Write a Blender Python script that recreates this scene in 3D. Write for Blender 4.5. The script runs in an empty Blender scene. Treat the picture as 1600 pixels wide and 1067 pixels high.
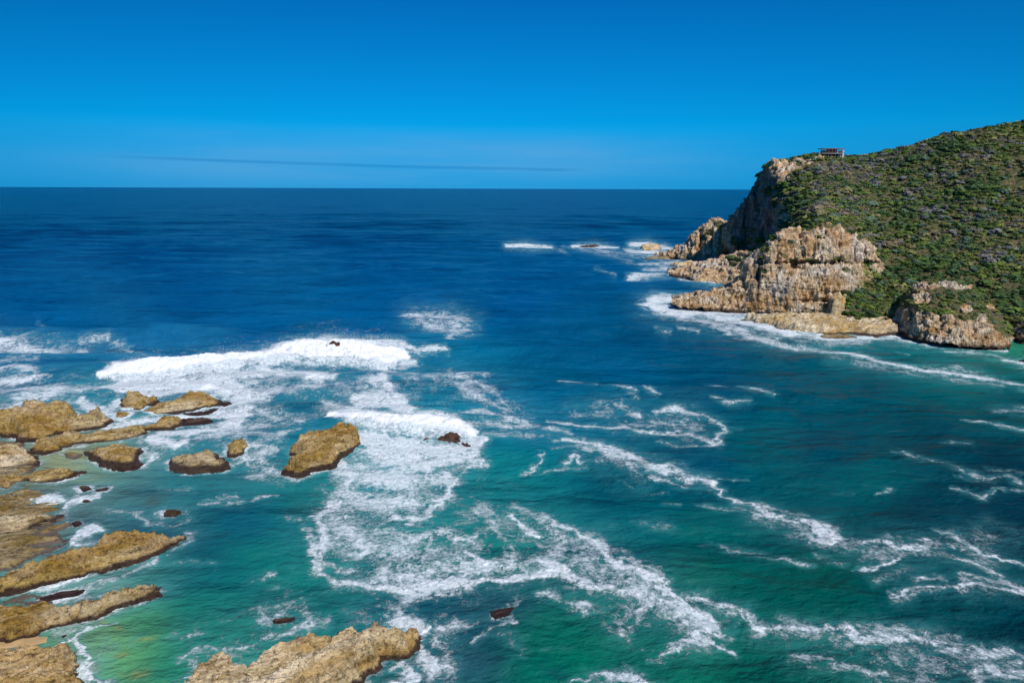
import bpy, math, numpy as np
from math import radians as R
rng = np.random.default_rng(7)
scn = bpy.context.scene
COL = scn.collection
# ------------------------------------------------------------------ camera model (metres, sea level z = 0)
H = 50.0; F = 1067.0; PITCH = 12.63; ROLL = 0.2
cd = bpy.data.cameras.new('camera'); cam = bpy.data.objects.new('camera', cd); COL.objects.link(cam)
cd.sensor_width = 36; cd.lens = 24.0; cd.clip_start = 1; cd.clip_end = 200000
from mathutils import Matrix, Vector
M4 = Matrix.Rotation(R(90-PITCH), 4, 'X') @ Matrix.Rotation(R(ROLL), 4, 'Z')
cam.matrix_world = Matrix.Translation((0, 0, H)) @ M4
scn.camera = cam
RM = np.array([[M4[i][j] for j in range(3)] for i in range(3)])
def ray(px, py):
    px = np.asarray(px, float); py = np.asarray(py, float)
    v = np.stack([(px-800)/F, -(py-533.5)/F, -np.ones_like(px)], -1)
    return v @ RM.T
def at_z(px, py, z=0.0):
    d = ray(px, py); t = (z-H)/d[..., 2]
    return d*t[..., None]+np.array([0, 0, H])
def at_y(px, py, Y):
    d = ray(px, py); t = np.asarray(Y)/d[..., 1]
    return d*t[..., None]+np.array([0, 0, H])
def proj(P):
    v = (np.asarray(P, float)-np.array([0, 0, H])) @ RM
    w = np.maximum(-v[..., 2], 1e-3)
    return 800+F*v[..., 0]/w, 533.5-F*v[..., 1]/w
# ------------------------------------------------------------------ noise
def _h(ix, iy, iz, s):
    n = (ix.astype(np.int64)*374761393+iy.astype(np.int64)*668265263+iz.astype(np.int64)*2147483647+s*144665) & 0xffffffff
    n = ((n ^ (n >> 13))*1274126177) & 0xffffffff
    n = ((n ^ (n >> 15))*2246822519) & 0xffffffff
    return ((n ^ (n >> 16)) & 0xffff)/65535.0
def vnoise(P, s=0):
    f = np.floor(P); t = P-f; t = t*t*t*(t*(t*6-15)+10); i = f.astype(np.int64)
    r = 0
    for dx in (0, 1):
        wx = t[..., 0] if dx else 1-t[..., 0]
        for dy in (0, 1):
            wy = t[..., 1] if dy else 1-t[..., 1]
            for dz in (0, 1):
                wz = t[..., 2] if dz else 1-t[..., 2]
                r = r+wx*wy*wz*_h(i[..., 0]+dx, i[..., 1]+dy, i[..., 2]+dz, s)
    return r*2-1
def fbm(P, o=4, s=0, g=0.5):
    r = 0; a = 1; n = 0
    for k in range(o):
        r = r+a*vnoise(P*2**k+17.3*k, s+k); n += a; a *= g
    return r/n
def ridged(P, o=4, s=0, g=0.55):
    r = 0; a = 1; n = 0
    for k in range(o):
        r = r+a*(1-np.abs(vnoise(P*2.03**k+9.1*k, s+k))*2); n += a; a *= g
    return r/n
def sstep(a, b, x):
    t = np.clip((x-a)/(b-a), 0, 1); return t*t*(3-2*t)
def P3(x, y, z=None):
    return np.stack([x, y, np.zeros_like(x) if z is None else z], -1)
def pchip(xk, yk, x):
    """xk (K,), yk (K, ...), x (N,) -> (N, ...)"""
    xk = np.asarray(xk, float); yk = np.asarray(yk, float); sh = (-1,)+(1,)*(yk.ndim-1)
    h = np.diff(xk).reshape(sh); d = np.diff(yk, axis=0)/h
    m = np.zeros_like(yk); m[0] = d[0]; m[-1] = d[-1]
    a, b = d[:-1], d[1:]
    ok = (a*b) > 0
    m[1:-1] = np.where(ok, 2*a*b/np.where(ok, a+b, 1), 0)
    i = np.clip(np.searchsorted(xk, x)-1, 0, len(xk)-2); hh = h.reshape(-1)[i].reshape(sh)
    t = ((x-xk[i])/h.reshape(-1)[i]).reshape(sh)
    return ((2*t**3-3*t**2+1)*yk[i]+(t**3-2*t**2+t)*hh*m[i]+(-2*t**3+3*t**2)*yk[i+1]+(t**3-t**2)*hh*m[i+1])
# ------------------------------------------------------------------ object helpers
def mesh_np(name, V, Fc, mat, parent=None, smooth=True, attrs=None, link=True):
    me = bpy.data.meshes.new(name); V = np.ascontiguousarray(V.reshape(-1, 3), dtype=np.float32); n = Fc.shape[1]
    me.vertices.add(len(V)); me.vertices.foreach_set('co', V.ravel())
    me.loops.add(Fc.size); me.loops.foreach_set('vertex_index', Fc.astype(np.int32).ravel())
    me.polygons.add(len(Fc)); me.polygons.foreach_set('loop_start', np.arange(0, Fc.size, n, dtype=np.int32))
    if smooth: me.polygons.foreach_set('use_smooth', np.ones(len(Fc), dtype=bool))
    me.update(calc_edges=True)
    for k, a in (attrs or {}).items():
        if a.ndim == 1:
            at = me.attributes.new(k, 'FLOAT', 'POINT'); at.data.foreach_set('value', a.astype(np.float32))
        else:
            at = me.attributes.new(k, 'FLOAT_COLOR', 'POINT')
            at.data.foreach_set('color', np.concatenate([a, np.ones((len(a), 1))], 1).astype(np.float32).ravel())
    me.materials.append(mat)
    o = bpy.data.objects.new(name, me); COL.objects.link(o); o.parent = parent
    return o
def grid_faces(nu, nv):
    i = np.arange((nu-1)*(nv-1)); a = (i//(nv-1))*nv+i % (nv-1)
    return np.stack([a, a+nv, a+nv+1, a+1], 1)
def tag(o, label, cat=None, group=None, kind=None):
    o['label'] = label
    if cat: o['category'] = cat
    if group: o['group'] = group
    if kind: o['kind'] = kind
    return o
def recenter(o):
    """put the object's origin at its base"""
    me = o.data; n = len(me.vertices); c = np.empty(n*3, np.float32); me.vertices.foreach_get('co', c); c = c.reshape(-1, 3)
    p = np.array([c[:, 0].mean(), c[:, 1].mean(), 0 if c[:, 2].min() < 0 else c[:, 2].min()], np.float32)
    me.vertices.foreach_set('co', (c-p).ravel()); me.update(); o.location = p.tolist()
# ------------------------------------------------------------------ node helpers
class NT:
    def __init__(s, name):
        s.m = bpy.data.materials.new(name); s.m.use_nodes = True; s.t = s.m.node_tree
        s.b = s.t.nodes['Principled BSDF']
        s.geo = s.t.nodes.new('ShaderNodeNewGeometry')
    def n(s, ty, ins=None, **kw):
        x = s.t.nodes.new(ty)
        for k, v in kw.items(): setattr(x, k, v)
        for k, v in (ins or {}).items(): s.put(x.inputs[k], v)
        return x
    def put(s, sock, v):
        if isinstance(v, bpy.types.NodeSocket): s.t.links.new(v, sock)
        else: sock.default_value = v
    def math(s, op, a, b=0.0, c=0.0, clamp=False):
        x = s.n('ShaderNodeMath', operation=op, use_clamp=clamp)
        for i, v in enumerate((a, b, c)): s.put(x.inputs[i], v)
        return x.outputs[0]
    def mix(s, f, a, b, blend='MIX'):
        x = s.n('ShaderNodeMix', data_type='RGBA', blend_type=blend)
        s.put(x.inputs[0], f); s.put(x.inputs[6], a); s.put(x.inputs[7], b); return x.outputs[2]
    def rng(s, v, a, b, c=0.0, d=1.0, sm=False):
        x = s.n('ShaderNodeMapRange', interpolation_type='SMOOTHSTEP' if sm else 'LINEAR')
        for i, q in enumerate((v, a, b, c, d)): s.put(x.inputs[i], q)
        return x.outputs[0]
    def pos(s, scale=(1, 1, 1), rot=(0, 0, 0), off=(0, 0, 0)):
        x = s.n('ShaderNodeMapping'); s.put(x.inputs[0], s.geo.outputs['Position'])
        if any(rot): x.vector_type = 'TEXTURE'; scale = tuple(1/k for k in scale); rot = tuple(-k for k in rot)
        x.inputs[3].default_value = scale; x.inputs[2].default_value = rot
        return x.outputs[0]
    def noise(s, vec, sc, det=4, ro=0.55, dis=0.0, col=False, ty='FBM'):
        x = s.n('ShaderNodeTexNoise', noise_type=ty); s.put(x.inputs['Vector'], vec)
        x.inputs['Scale'].default_value = sc; x.inputs['Detail'].default_value = det
        x.inputs['Roughness'].default_value = ro; x.inputs['Distortion'].default_value = dis
        return x.outputs[1] if col else x.outputs[0]
    def attr(s, name, i=2):
        return s.n('ShaderNodeAttribute', attribute_name=name).outputs[i]
    def bump(s, h, st, dist, nrm=None):
        x = s.n('ShaderNodeBump'); s.put(x.inputs['Height'], h); s.put(x.inputs['Strength'], st); s.put(x.inputs['Distance'], dist)
        if nrm is not None: s.put(x.inputs['Normal'], nrm)
        return x.outputs[0]
def C4(r, g, b): return (r, g, b, 1)
def lin(c):
    c = np.asarray(c, float)/255
    return np.where(c <= 0.04045, c/12.92, ((c+0.055)/1.055)**2.4)
# ------------------------------------------------------------------ materials
def mat_sea():
    s = NT('sea_water'); g = s
    wc = g.attr('water_colour', 0); fo = g.attr('foam'); ve = g.attr('veil')
    # warped world coordinates for the lacy foam
    p = g.pos((1, 1, 1))
    w1 = g.noise(p, 0.12, 3, .5, col=True); w2 = g.noise(p, 0.6, 3, .6, col=True)
    wv = g.n('ShaderNodeVectorMath', {0: w1, 1: (.5, .5, .5)}, operation='SUBTRACT').outputs[0]
    wv = g.n('ShaderNodeVectorMath', {0: wv, 'Scale': 9.0}, operation='SCALE').outputs[0]
    wv2 = g.n('ShaderNodeVectorMath', {0: w2, 1: (.5, .5, .5)}, operation='SUBTRACT').outputs[0]
    wv2 = g.n('ShaderNodeVectorMath', {0: wv2, 'Scale': 2.2}, operation='SCALE').outputs[0]
    q = g.n('ShaderNodeVectorMath', {0: p, 1: wv}, operation='ADD').outputs[0]
    q = g.n('ShaderNodeVectorMath', {0: q, 1: wv2}, operation='ADD').outputs[0]
    n1 = g.noise(q, .22, 6, .62); n2 = g.noise(q, .75, 6, .68); n3 = g.noise(q, 2.6, 5, .75); n5 = g.noise(p, 1.6, 6, .75, .6)
    def ridge(n, k=1.0): return g.math('SUBTRACT', 1.0, g.math('MULTIPLY', g.math('ABSOLUTE', g.math('SUBTRACT', n, .5)), 9.0*k), clamp=True)
    qq = g.n('ShaderNodeVectorMath', {0: p, 1: g.n('ShaderNodeVectorMath', {0: wv2, 'Scale': .9}, operation='SCALE').outputs[0]}, operation='ADD').outputs[0]
    def lace(sc_, wd_):
        vo = g.n('ShaderNodeTexVoronoi', {'Vector': qq, 'Scale': sc_}, feature='DISTANCE_TO_EDGE').outputs[0]
        return g.rng(vo, 0.0, wd_, 1, 0, True)
    lc = g.math('MAXIMUM', lace(.42, .16), g.math('MULTIPLY', lace(1.25, .2), .75))
    rd = g.math('MAXIMUM', g.math('MULTIPLY', ridge(n1, .9), .95), g.math('MULTIPLY', ridge(n2, .8), .9))
    rd = g.math('MAXIMUM', rd, g.math('MULTIPLY', ridge(n3, .8), .55))
    body = g.math('ADD', g.math('MULTIPLY', n1, .9), g.math('ADD', g.math('MULTIPLY', n2, .7), g.math('MULTIPLY', n3, .5)))  # ~1.05 mean
    body = g.math('ADD', body, g.math('MULTIPLY', n5, .55)); body = g.math('SUBTRACT', body, 1.325)
    v = g.math('ADD', g.math('ADD', g.math('MULTIPLY', rd, .24), g.math('MULTIPLY', lc, .24)), g.math('MULTIPLY', body, 2.3))
    v = g.math('ADD', v, g.math('MULTIPLY', fo, 1.2))
    f = g.rng(v, .70, 1.36, 0, 1)
    f = g.math('MULTIPLY', f, g.rng(fo, .03, .25, 0, 1, True))
    thick = g.math('MAXIMUM', g.rng(fo, .85, 1.25, 0, 1), g.math('MULTIPLY', g.rng(fo, .25, 1.0, .5, .84), g.rng(n5, .36, .62, .58, 1.14)))
    f = g.math('MULTIPLY', f, thick)
    # milky veil of spent bubbles under the surface
    vn = g.math('MULTIPLY', ve, g.rng(n1, .3, .7, .35, 1.1))
    big = g.noise(g.pos((.6, 1, 1)), .03, 4, .55)
    hs = g.n('ShaderNodeHueSaturation', {'Color': wc, 'Value': g.rng(big, .3, .7, .86, 1.14)}).outputs[0]
    base = g.mix(g.math('MULTIPLY', vn, .78, clamp=True), hs, C4(.10, .38, .40))
    base = g.mix(f, base, C4(.88, .90, .92))
    g.put(g.b.inputs['Base Color'], base)
    g.put(g.b.inputs['Roughness'], g.math('ADD', g.math('MULTIPLY', f, .6), .2))
    g.b.inputs['IOR'].default_value = 1.33
    g.put(g.b.inputs['Specular IOR Level'], g.math('MULTIPLY', g.math('SUBTRACT', 1.0, f), .06))
    # chop: short wavelets ride on longer ones, crests roughly along x
    a = g.noise(g.pos((.45, 1, 1), (0, 0, R(8))), .22, 3, .5, .4)
    b = g.noise(g.pos((.55, 1, 1), (0, 0, R(-14))), .9, 5, .62, .3)
    c = g.noise(g.pos((.35, 1, 1), (0, 0, R(5))), .045, 3, .5, .3)
    h = g.math('ADD', g.math('MULTIPLY', a, 1.9), g.math('MULTIPLY', b, .75))
    h = g.math('ADD', h, g.math('MULTIPLY', c, 11.0)); h = g.math('ADD', h, g.math('MULTIPLY', g.noise(g.pos((.3, 1, 1), (0, 0, R(3))), .012, 3, .5), 14.0))
    h = g.math('ADD', h, g.math('MULTIPLY', f, .3))
    h = g.math('ADD', h, g.math('MULTIPLY', g.math('MULTIPLY', n5, g.rng(fo, .9, 1.3)), 1.6))
    g.put(g.b.inputs['Normal'], g.bump(h, g.math('SUBTRACT', 1.0, g.math('MULTIPLY', f, .62)), 1.0))
    return s.m
def mat_rock(name, pale, tan, dark, grey, strike=0.0, wet=1.0, wetcol=(.035, .018, .018), olive=(.20, .14, .035), oli=.5, vertical=False, sc=1.0, crackw=1.0):
    g = NT(name)
    st = (1, 1, .28) if vertical else (.35, 1.2, 1.2)
    p = g.pos(tuple(k*sc for k in st), (0, 0, strike))
    n1 = g.noise(p, .16, 6, .6, .3); n2 = g.noise(p, .8, 7, .68, .2); n3 = g.noise(g.pos((sc,)*3), 3.2, 5, .7)
    n4 = g.noise(g.pos((sc,)*3), .07, 4, .5); fine = g.noise(g.pos((sc,)*3), 9, 3, .7)
    c = g.mix(g.rng(n1, .38, .62, 0, 1, True), C4(*tan), C4(*pale))
    c = g.mix(g.math('MULTIPLY', g.rng(n4, .5, .68, 0, 1, True), .75), c, C4(*grey))
    c = g.mix(g.math('MULTIPLY', g.rng(n3, .44, .62, 0, 1, True), oli), c, C4(*olive))
    c = g.mix(g.rng(n2, .52, .34, 0, .8), c, C4(*dark))
    # joints: thin dark cracks
    vo = g.n('ShaderNodeTexVoronoi', {'Vector': g.n('ShaderNodeVectorMath', {0: p, 1: g.n('ShaderNodeVectorMath', {0: g.noise(p, .9, 3, .6, col=True), 'Scale': .8}, operation='SCALE').outputs[0]}, operation='ADD').outputs[0], 'Scale': .42 if vertical else .5}, feature='DISTANCE_TO_EDGE').outputs[0]
    crack = g.rng(vo, 0.0, .07*crackw, 1, 0, True)
    crack = g.math('MULTIPLY', crack, g.rng(n1, .40, .58, 0, 1)); pit = g.rng(g.noise(g.pos((sc*.6, sc*1.5, sc), (0, 0, strike)), 1.9, 6, .75), .44, .33, 0, 1); c = g.mix(g.math('MULTIPLY', pit, .75), c, C4(*[k*.55 for k in dark]))
    c = g.mix(g.math('MULTIPLY', crack, .55 if vertical else .32), c, C4(.045, .03, .02))
    big = g.noise(g.pos((sc*.5, sc*1.3, sc*1.2), (0, 0, strike)), .35, 5, .6)
    c = g.n('ShaderNodeHueSaturation', {'Color': c, 'Saturation': g.rng(big, .4, .62, 1.12, .85), 'Value': g.math('MULTIPLY', g.rng(fine, .3, .7, .62, 1.3), g.rng(big, .35, .65, .72, 1.28))}).outputs[0]
    z = g.n('ShaderNodeSeparateXYZ', {0: g.geo.outputs['Position']}).outputs[2]
    zz = g.math('ADD', z, g.math('MULTIPLY', g.math('SUBTRACT', n3, .5), 1.1*wet))
    wf = g.rng(zz, .45*wet, 1.15*wet, 1, 0, True)
    c = g.mix(g.math('MULTIPLY', wf, .93), c, C4(*wetcol))
    # yellow-brown weed zone just above the dark band
    if oli > .3:
        pass
    g.put(g.b.inputs['Base Color'], c)
    g.put(g.b.inputs['Roughness'], g.rng(wf, 0, 1, .88, .38))
    g.b.inputs['Specular IOR Level'].default_value = .25
    hh = g.math('ADD', g.math('MULTIPLY', n2, 1.0), g.math('MULTIPLY', n3, .45))
    hh = g.math('SUBTRACT', hh, g.math('ADD', g.math('MULTIPLY', crack, .2), g.math('MULTIPLY', pit, .3))); hh = g.math('ADD', hh, g.math('MULTIPLY', fine, .12))
    g.put(g.b.inputs['Normal'], g.bump(hh, .9, .8/sc if not vertical else 1.2))
    return g, c
def mat_headland():
    g, c = mat_rock('headland_rock', (.90, .71, .47), (.74, .45, .215), (.22, .13, .08), (.88, .80, .70), vertical=True, wet=1.6, oli=.22, wetcol=(.06, .035, .028))
    fl = g.noise(g.pos((1, 1, .13)), 1.3, 5, .7); c = g.n('ShaderNodeHueSaturation', {'Color': c, 'Value': g.rng(fl, .36, .6, .55, 1.22)}).outputs[0]
    gy = g.math('MULTIPLY', g.attr('grey_rock_shade'), g.rng(g.noise(g.pos((1,1,.4)), .3, 4, .6), .35, .6, .45, 1)); c = g.mix(gy, c, g.mix(g.rng(g.noise(g.pos((1,1,.3)), .6, 5, .7), .4, .6), C4(.075, .07, .075), C4(.23, .20, .19)))  # dark grey rock tone, with the seaward cliff's shade painted into it
    v = g.attr('veg'); n = g.noise(g.pos(), .25, 5, .65); n2 = g.noise(g.pos(), 1.1, 4, .65)
    soil = g.mix(g.rng(n, .4, .6), C4(.12, .14, .045), C4(.27, .19, .10))
    soil = g.mix(g.rng(n2, .45, .65), soil, C4(.05, .06, .022))
    vf = g.rng(g.math('ADD', v, g.math('MULTIPLY', g.math('SUBTRACT', n2, .5), .8)), .4, .6, 0, 1, True)
    g.put(g.b.inputs['Base Color'], g.mix(vf, c, soil))
    return g.m
def mat_scrub():
    g = NT('scrub_leaves'); c = g.attr('leaf_colour', 0)
    n = g.noise(g.pos(), 1.5, 3, .6)
    g.put(g.b.inputs['Base Color'], g.n('ShaderNodeHueSaturation', {'Color': c, 'Value': g.rng(n, .3, .7, .75, 1.25)}).outputs[0])
    g.b.inputs['Roughness'].default_value = .75; g.b.inputs['Specular IOR Level'].default_value = .15
    return g.m
def mat_plain(name, col, rough=.8, var=.15, sc=2.0):
    g = NT(name); n = g.noise(g.pos(), sc, 4, .6)
    g.put(g.b.inputs['Base Color'], g.n('ShaderNodeHueSaturation', {'Color': C4(*col), 'Value': g.rng(n, .3, .7, 1-var, 1+var)}).outputs[0])
    g.b.inputs['Roughness'].default_value = rough
    return g.m
SEA = mat_sea()
STR = R(-26)
ROCK = mat_rock('shore_rock', (.62, .44, .19), (.44, .265, .08), (.13, .07, .026), (.72, .58, .38), strike=STR, oli=.5, crackw=.8, wet=.6, olive=(.27,.19,.04))[0].m
ROCKP = mat_rock('pale_shore_rock', (.84, .67, .42), (.62, .41, .17), (.18, .10, .045), (.90, .78, .58), strike=STR, oli=.22, wet=.65, olive=(.30,.2,.06))[0].m
ROCKM = mat_rock('mussel_rock', (.10, .06, .045), (.10, .04, .025), (.03, .015, .012), (.12, .07, .05), strike=STR, oli=.1, wet=.3)[0].m
ROCKF = mat_rock('mossy_rock', (.42, .30, .15), (.30, .19, .07), (.09, .055, .03), (.40, .33, .24), strike=STR, oli=.6, wet=.18, olive=(.22, .20, .05), wetcol=(.15,.12,.10))[0].m
HEAD = mat_headland()
LEAF = mat_scrub()
SAND = mat_plain('wet_sand', (.50, .33, .15), .6, .12, .5)
# ------------------------------------------------------------------ sky, sun
SUN_EL, SUN_AZ = 50.0, 38.0        # azimuth measured from behind the camera towards the right
sv = Vector((math.sin(R(SUN_AZ))*math.cos(R(SUN_EL)), -math.cos(R(SUN_AZ))*math.cos(R(SUN_EL)), math.sin(R(SUN_EL))))
ld = bpy.data.lights.new('sun', 'SUN'); ld.energy = 4.2; ld.angle = R(.53); ld.color = (1, .965, .91)
lo = bpy.data.objects.new('sun', ld); COL.objects.link(lo); lo.rotation_euler = sv.to_track_quat('Z', 'Y').to_euler(); lo.location = (0, -20, 120)
wd = bpy.data.worlds.new('World'); scn.world = wd; wd.use_nodes = True
class WT(NT):
    def __init__(s, t): s.t = t
w = WT(wd.node_tree); bg = w.t.nodes['Background']
sky = w.n('ShaderNodeTexSky', sky_type='NISHITA'); sky.sun_disc = False; sky.sun_elevation = R(SUN_EL)
sky.sun_rotation = math.atan2(sv.x, sv.y); sky.altitude = 50; sky.air_density = 1.0; sky.dust_density = .2; sky.ozone_density = 3.0
tc = w.n('ShaderNodeTexCoord').outputs['Generated']
sx = w.n('ShaderNodeSeparateXYZ', {0: tc}); X, Yd, Z = sx.outputs
grad = w.n('ShaderNodeValToRGB', {0: w.rng(Z, 0, .5)}); cr = grad.color_ramp
E = cr.elements; E[0].position = 0; E[0].color = C4(.012, .37, .82); E[1].position = 1; E[1].color = C4(.012, .17, .62)
for p_, c_ in ((.05, (.004, .39, .86)), (.16, (.002, .455, 1.03)), (.26, (.002, .375, .99)), (.5, (.001, .225, .77))):
    e = E.new(p_); e.color = C4(*c_)
hsv = w.n('ShaderNodeMix', data_type='RGBA', blend_type='MIX'); 
# the ramp deepens the clear sky the way the polarised photograph shows it
lum = w.n('ShaderNodeRGBToBW', {0: sky.outputs[0]}).outputs[0]
k = w.n('ShaderNodeMix', data_type='RGBA', blend_type='MULTIPLY'); k.inputs[0].default_value = 1
w.put(k.inputs[6], grad.outputs[0])
lumc = w.math('MULTIPLY', w.math('ADD', w.math('MULTIPLY', lum, .35), 3.2), w.math('SUBTRACT', 1.03, w.math('MULTIPLY', w.math('POWER', w.math('MINIMUM', w.math('ABSOLUTE', w.math('ARCTAN2', X, Yd)), .8), 2.0), .38)))
kc = w.n('ShaderNodeCombineColor', {0: lumc, 1: lumc, 2: lumc}).outputs[0]
w.put(k.inputs[7], kc)
# thin pale veil of cloud low over the horizon with one darker streak
az = w.math('ARCTAN2', X, Yd)
el = w.math('ARCSINE', Z)
cv = w.n('ShaderNodeCombineXYZ', {0: w.math('MULTIPLY', az, 2.2), 1: w.math('MULTIPLY', el, 26.0), 2: 0.0}).outputs[0]
cn = w.noise(cv, 1.0, 5, .5, .3)
band = w.math('MULTIPLY', w.rng(el, R(0), R(1.6), .35, 1, True), w.rng(el, R(2.6), R(5.2), 1, 0, True))
azw = w.math('MULTIPLY', w.rng(az, R(-38), R(-20), .25, 1, True), w.rng(az, R(2), R(24), 1, .2, True))
veil = w.math('MULTIPLY', w.math('MULTIPLY', band, azw), w.rng(cn, .36, .62, .45, 1, True))
skyc = w.mix(w.math('MULTIPLY', veil, .5), k.outputs[2], C4(.95, 2.75, 4.9))
sc_el = w.math('ADD', R(1.80), w.math('MULTIPLY', w.math('ADD', az, .25), -.018))
dd = w.math('ABSOLUTE', w.math('SUBTRACT', el, w.math('ADD', sc_el, w.math('MULTIPLY', w.math('SUBTRACT', cn, .5), .006))))
sl = w.math('MULTIPLY', w.rng(dd, .0006, .0030, 1, 0, True), w.math('MULTIPLY', w.rng(az, R(-33), R(-24), 0, 1, True), w.rng(az, R(3), R(7), 1, 0, True)))
skyc = w.mix(w.math('MULTIPLY', sl, .38), skyc, C4(.02, 1.3, 3.6))
w.put(bg.inputs[0], skyc); bg.inputs[1].default_value = .143
scn.view_settings.view_transform = 'Standard'; scn.view_settings.look = 'None'
scn.view_settings.exposure = 0; scn.view_settings.gamma = 1
# ------------------------------------------------------------------ polygons
def poly_sd(x, y, P):
    """signed distance, positive inside"""
    d = np.full(x.shape, 1e18); ins = np.zeros(x.shape, bool); n = len(P)
    for i in range(n):
        ax, ay = P[i]; bx, by = P[(i+1) % n]
        ex, ey = bx-ax, by-ay
        t = np.clip(((x-ax)*ex+(y-ay)*ey)/(ex*ex+ey*ey+1e-12), 0, 1)
        d = np.minimum(d, (x-ax-t*ex)**2+(y-ay-t*ey)**2)
        c = (ay > y) != (by > y)
        ins ^= c & (x < (bx-ax)*(y-ay)/(by-ay+1e-12)+ax)
    d = np.sqrt(d); return np.where(ins, d, -d)
FOOT = []          # footprints of all rocks at sea level, used for the foam that collects round them
def foot(pts, h):
    pts = np.array(pts, float); out = []
    for (x, y) in pts:  # silhouette points stand a little above the water
        ys = []
        for i in range(len(pts)):
            a, b = pts[i], pts[(i+1) % len(pts)]
            if min(a[0], b[0])-.5 <= x <= max(a[0], b[0])+.5:
                t = .5 if abs(b[0]-a[0]) < 1e-6 else min(max((x-a[0])/(b[0]-a[0]), 0), 1)
                ys.append(a[1]+t*(b[1]-a[1]))
        lo_, hi_ = min(ys), max(ys); f = (hi_-y)/(hi_-lo_) if hi_-lo_ > 1.5 else .3
        g0, g1 = at_z(x, lo_), at_z(x, hi_); th = np.linalg.norm(g0-g1); out.append(at_z(x, y, min(.6*h, .42*th*H/g1[1])*f)[:2])
    return np.array(out)
def rock(name, pts, h, mat, label, cat='rock', res=.2, edge=None, seed=1, rough=1.0, group=None, tilt=0.0, strike=STR, ring=True, flat=.72):
    P = foot(pts, h)
    lo_ = P.min(0)-2.2; hi_ = P.max(0)+2.2
    nx = int((hi_[0]-lo_[0])/res)+2; ny = int((hi_[1]-lo_[1])/res)+2
    gx, gy = np.meshgrid(np.linspace(lo_[0], hi_[0], nx), np.linspace(lo_[1], hi_[1], ny), indexing='ij')
    size = min(hi_-lo_)-4.4; edge = edge or max(.35, min(1.6, size*.22))
    wsc = min(1.0, size/8)
    wx = gx+fbm(P3(gx*.5, gy*.5), 6, seed, .66)*1.5*wsc; wy = gy+fbm(P3(gx*.5, gy*.5), 6, seed+50, .66)*1.5*wsc
    d = poly_sd(wx, wy, P)+.35*wsc
    cs, sn = math.cos(strike), math.sin(strike)
    u = gx*cs-gy*sn; v = gx*sn+gy*cs                         # u runs along the beds
    prof = 1-np.exp(-np.maximum(d, 0)/edge)
    prof = prof*(1-flat)+flat*sstep(0, edge*1.3, d)
    beds = ridged(P3(u*.10, v*.55), 4, seed+3)               # long ribs
    lumps = fbm(P3(u*.22, v*.4), 5, seed+9, .55)
    pits = ridged(P3(gx*1.4, gy*1.4), 4, seed+21)
    z = h*prof*(.70+.26*beds*rough+.40*lumps*rough)+prof*(.26*pits+.20*fbm(P3(u*1.6, v*3.4), 4, seed+33, .65)+.35*ridged(P3(u*.35, v*1.1), 3, seed+37)-.2)*rough*min(1.5, .5+h/4)
    z += prof*rough*min(1.2, .3+h/4)*(.55*np.floor(vnoise(P3(u*.22, v*.7)+fbm(P3(gx*.6, gy*.6), 3, seed+80)[..., None]*.5, seed+81)*4)/4-.5*sstep(.12, 0, np.abs(vnoise(P3(u*.16, v*.5)+fbm(P3(gx*.5, gy*.5), 3, seed+83)[..., None]*.4, seed+84))))
    z -= prof*rough*min(1.0, .25+h/5)*(.55*sstep(.16, 0, np.abs(vnoise(P3(u*.05, v*.75)+fbm(P3(gx*.25, gy*.25), 3, seed+88)[..., None]*.22, seed+89)))+.25*sstep(.2, 0, np.abs(vnoise(P3(u*.09, v*1.9)+fbm(P3(gx*.25, gy*.25), 3, seed+87)[..., None]*.3, seed+86))))
    # small steps where beds break off
    stp = .55*min(1, h/3)
    zz = z/stp; fl = np.floor(zz); z = z*.55+.45*stp*(fl+sstep(.55, 1, zz-fl))
    if tilt: z += prof*tilt*(v-v.mean())
    z = np.where(d > 0, np.maximum(z, .02+.25*prof), -2.2*(1-np.exp(d/1.1))+.05*pits)
    fx = fbm(P3(gx*.9, gy*.9, z*.9), 3, seed+61)*.35*prof; fy = fbm(P3(gx*.9, gy*.9, z*.9), 3, seed+71)*.35*prof
    V = np.stack([gx+fx, gy+fy, z], -1).reshape(-1, 3)
    Fc = grid_faces(nx, ny); keep = (V[Fc, 2].max(1) > -.9)
    Fc = Fc[keep]; used = np.unique(Fc); mp = np.full(len(V), -1); mp[used] = np.arange(len(used))
    o = mesh_np(name, V[used], mp[Fc], mat, smooth=False)
    recenter(o); tag(o, label, cat, group)
    if ring: FOOT.append(P)
    return o
G1 = 'golden rocks along the near shore'
def px(*a): return [(a[i], a[i+1]) for i in range(0, len(a), 2)]
rock('shore_rock', px(-190,650, 0,643, 23,636, 33,627, 66,623, 86,629, 109,626, 127,641, 127,650, 157,650, 175,658, 162,666, 142,670, 101,676, 58,689, 38,686, 0,679, -190,690), 4.2, ROCK, 'broad tan rock shelf at the left edge, just behind the long ridge', seed=11, res=.24, group=G1)
rock('shore_rock', px(191,618, 215,614, 228,618, 242,613, 244,628, 228,637, 218,642, 195,641, 191,631), 3.4, ROCK, 'squarish brown rock touching the left end of the rounded hump, surf behind it', seed=12, group=G1, res=.2)
rock('shore_rock', px(176,646, 190,642, 205,641, 208,650, 190,657, 177,655), 1.3, ROCK, 'small low tan rock just below the squarish brown rock', seed=13, group=G1, res=.15)
rock('shore_rock', px(228,641, 243,628, 268,618, 278,610, 304,607, 324,607, 342,620, 343,634, 304,641, 273,646, 243,649, 228,646), 3.8, ROCK, 'large rounded tan hump of rock with white surf on its right end', seed=14, group=G1, res=.22, rough=.7, flat=.2, edge=2.6)
rock('shore_rock', px(346,630, 352,626, 359,629, 352,634), .9, ROCKM, 'tiny dark rock in the foam off the right tip of the rounded hump', seed=15, group=G1, res=.1)
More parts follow.
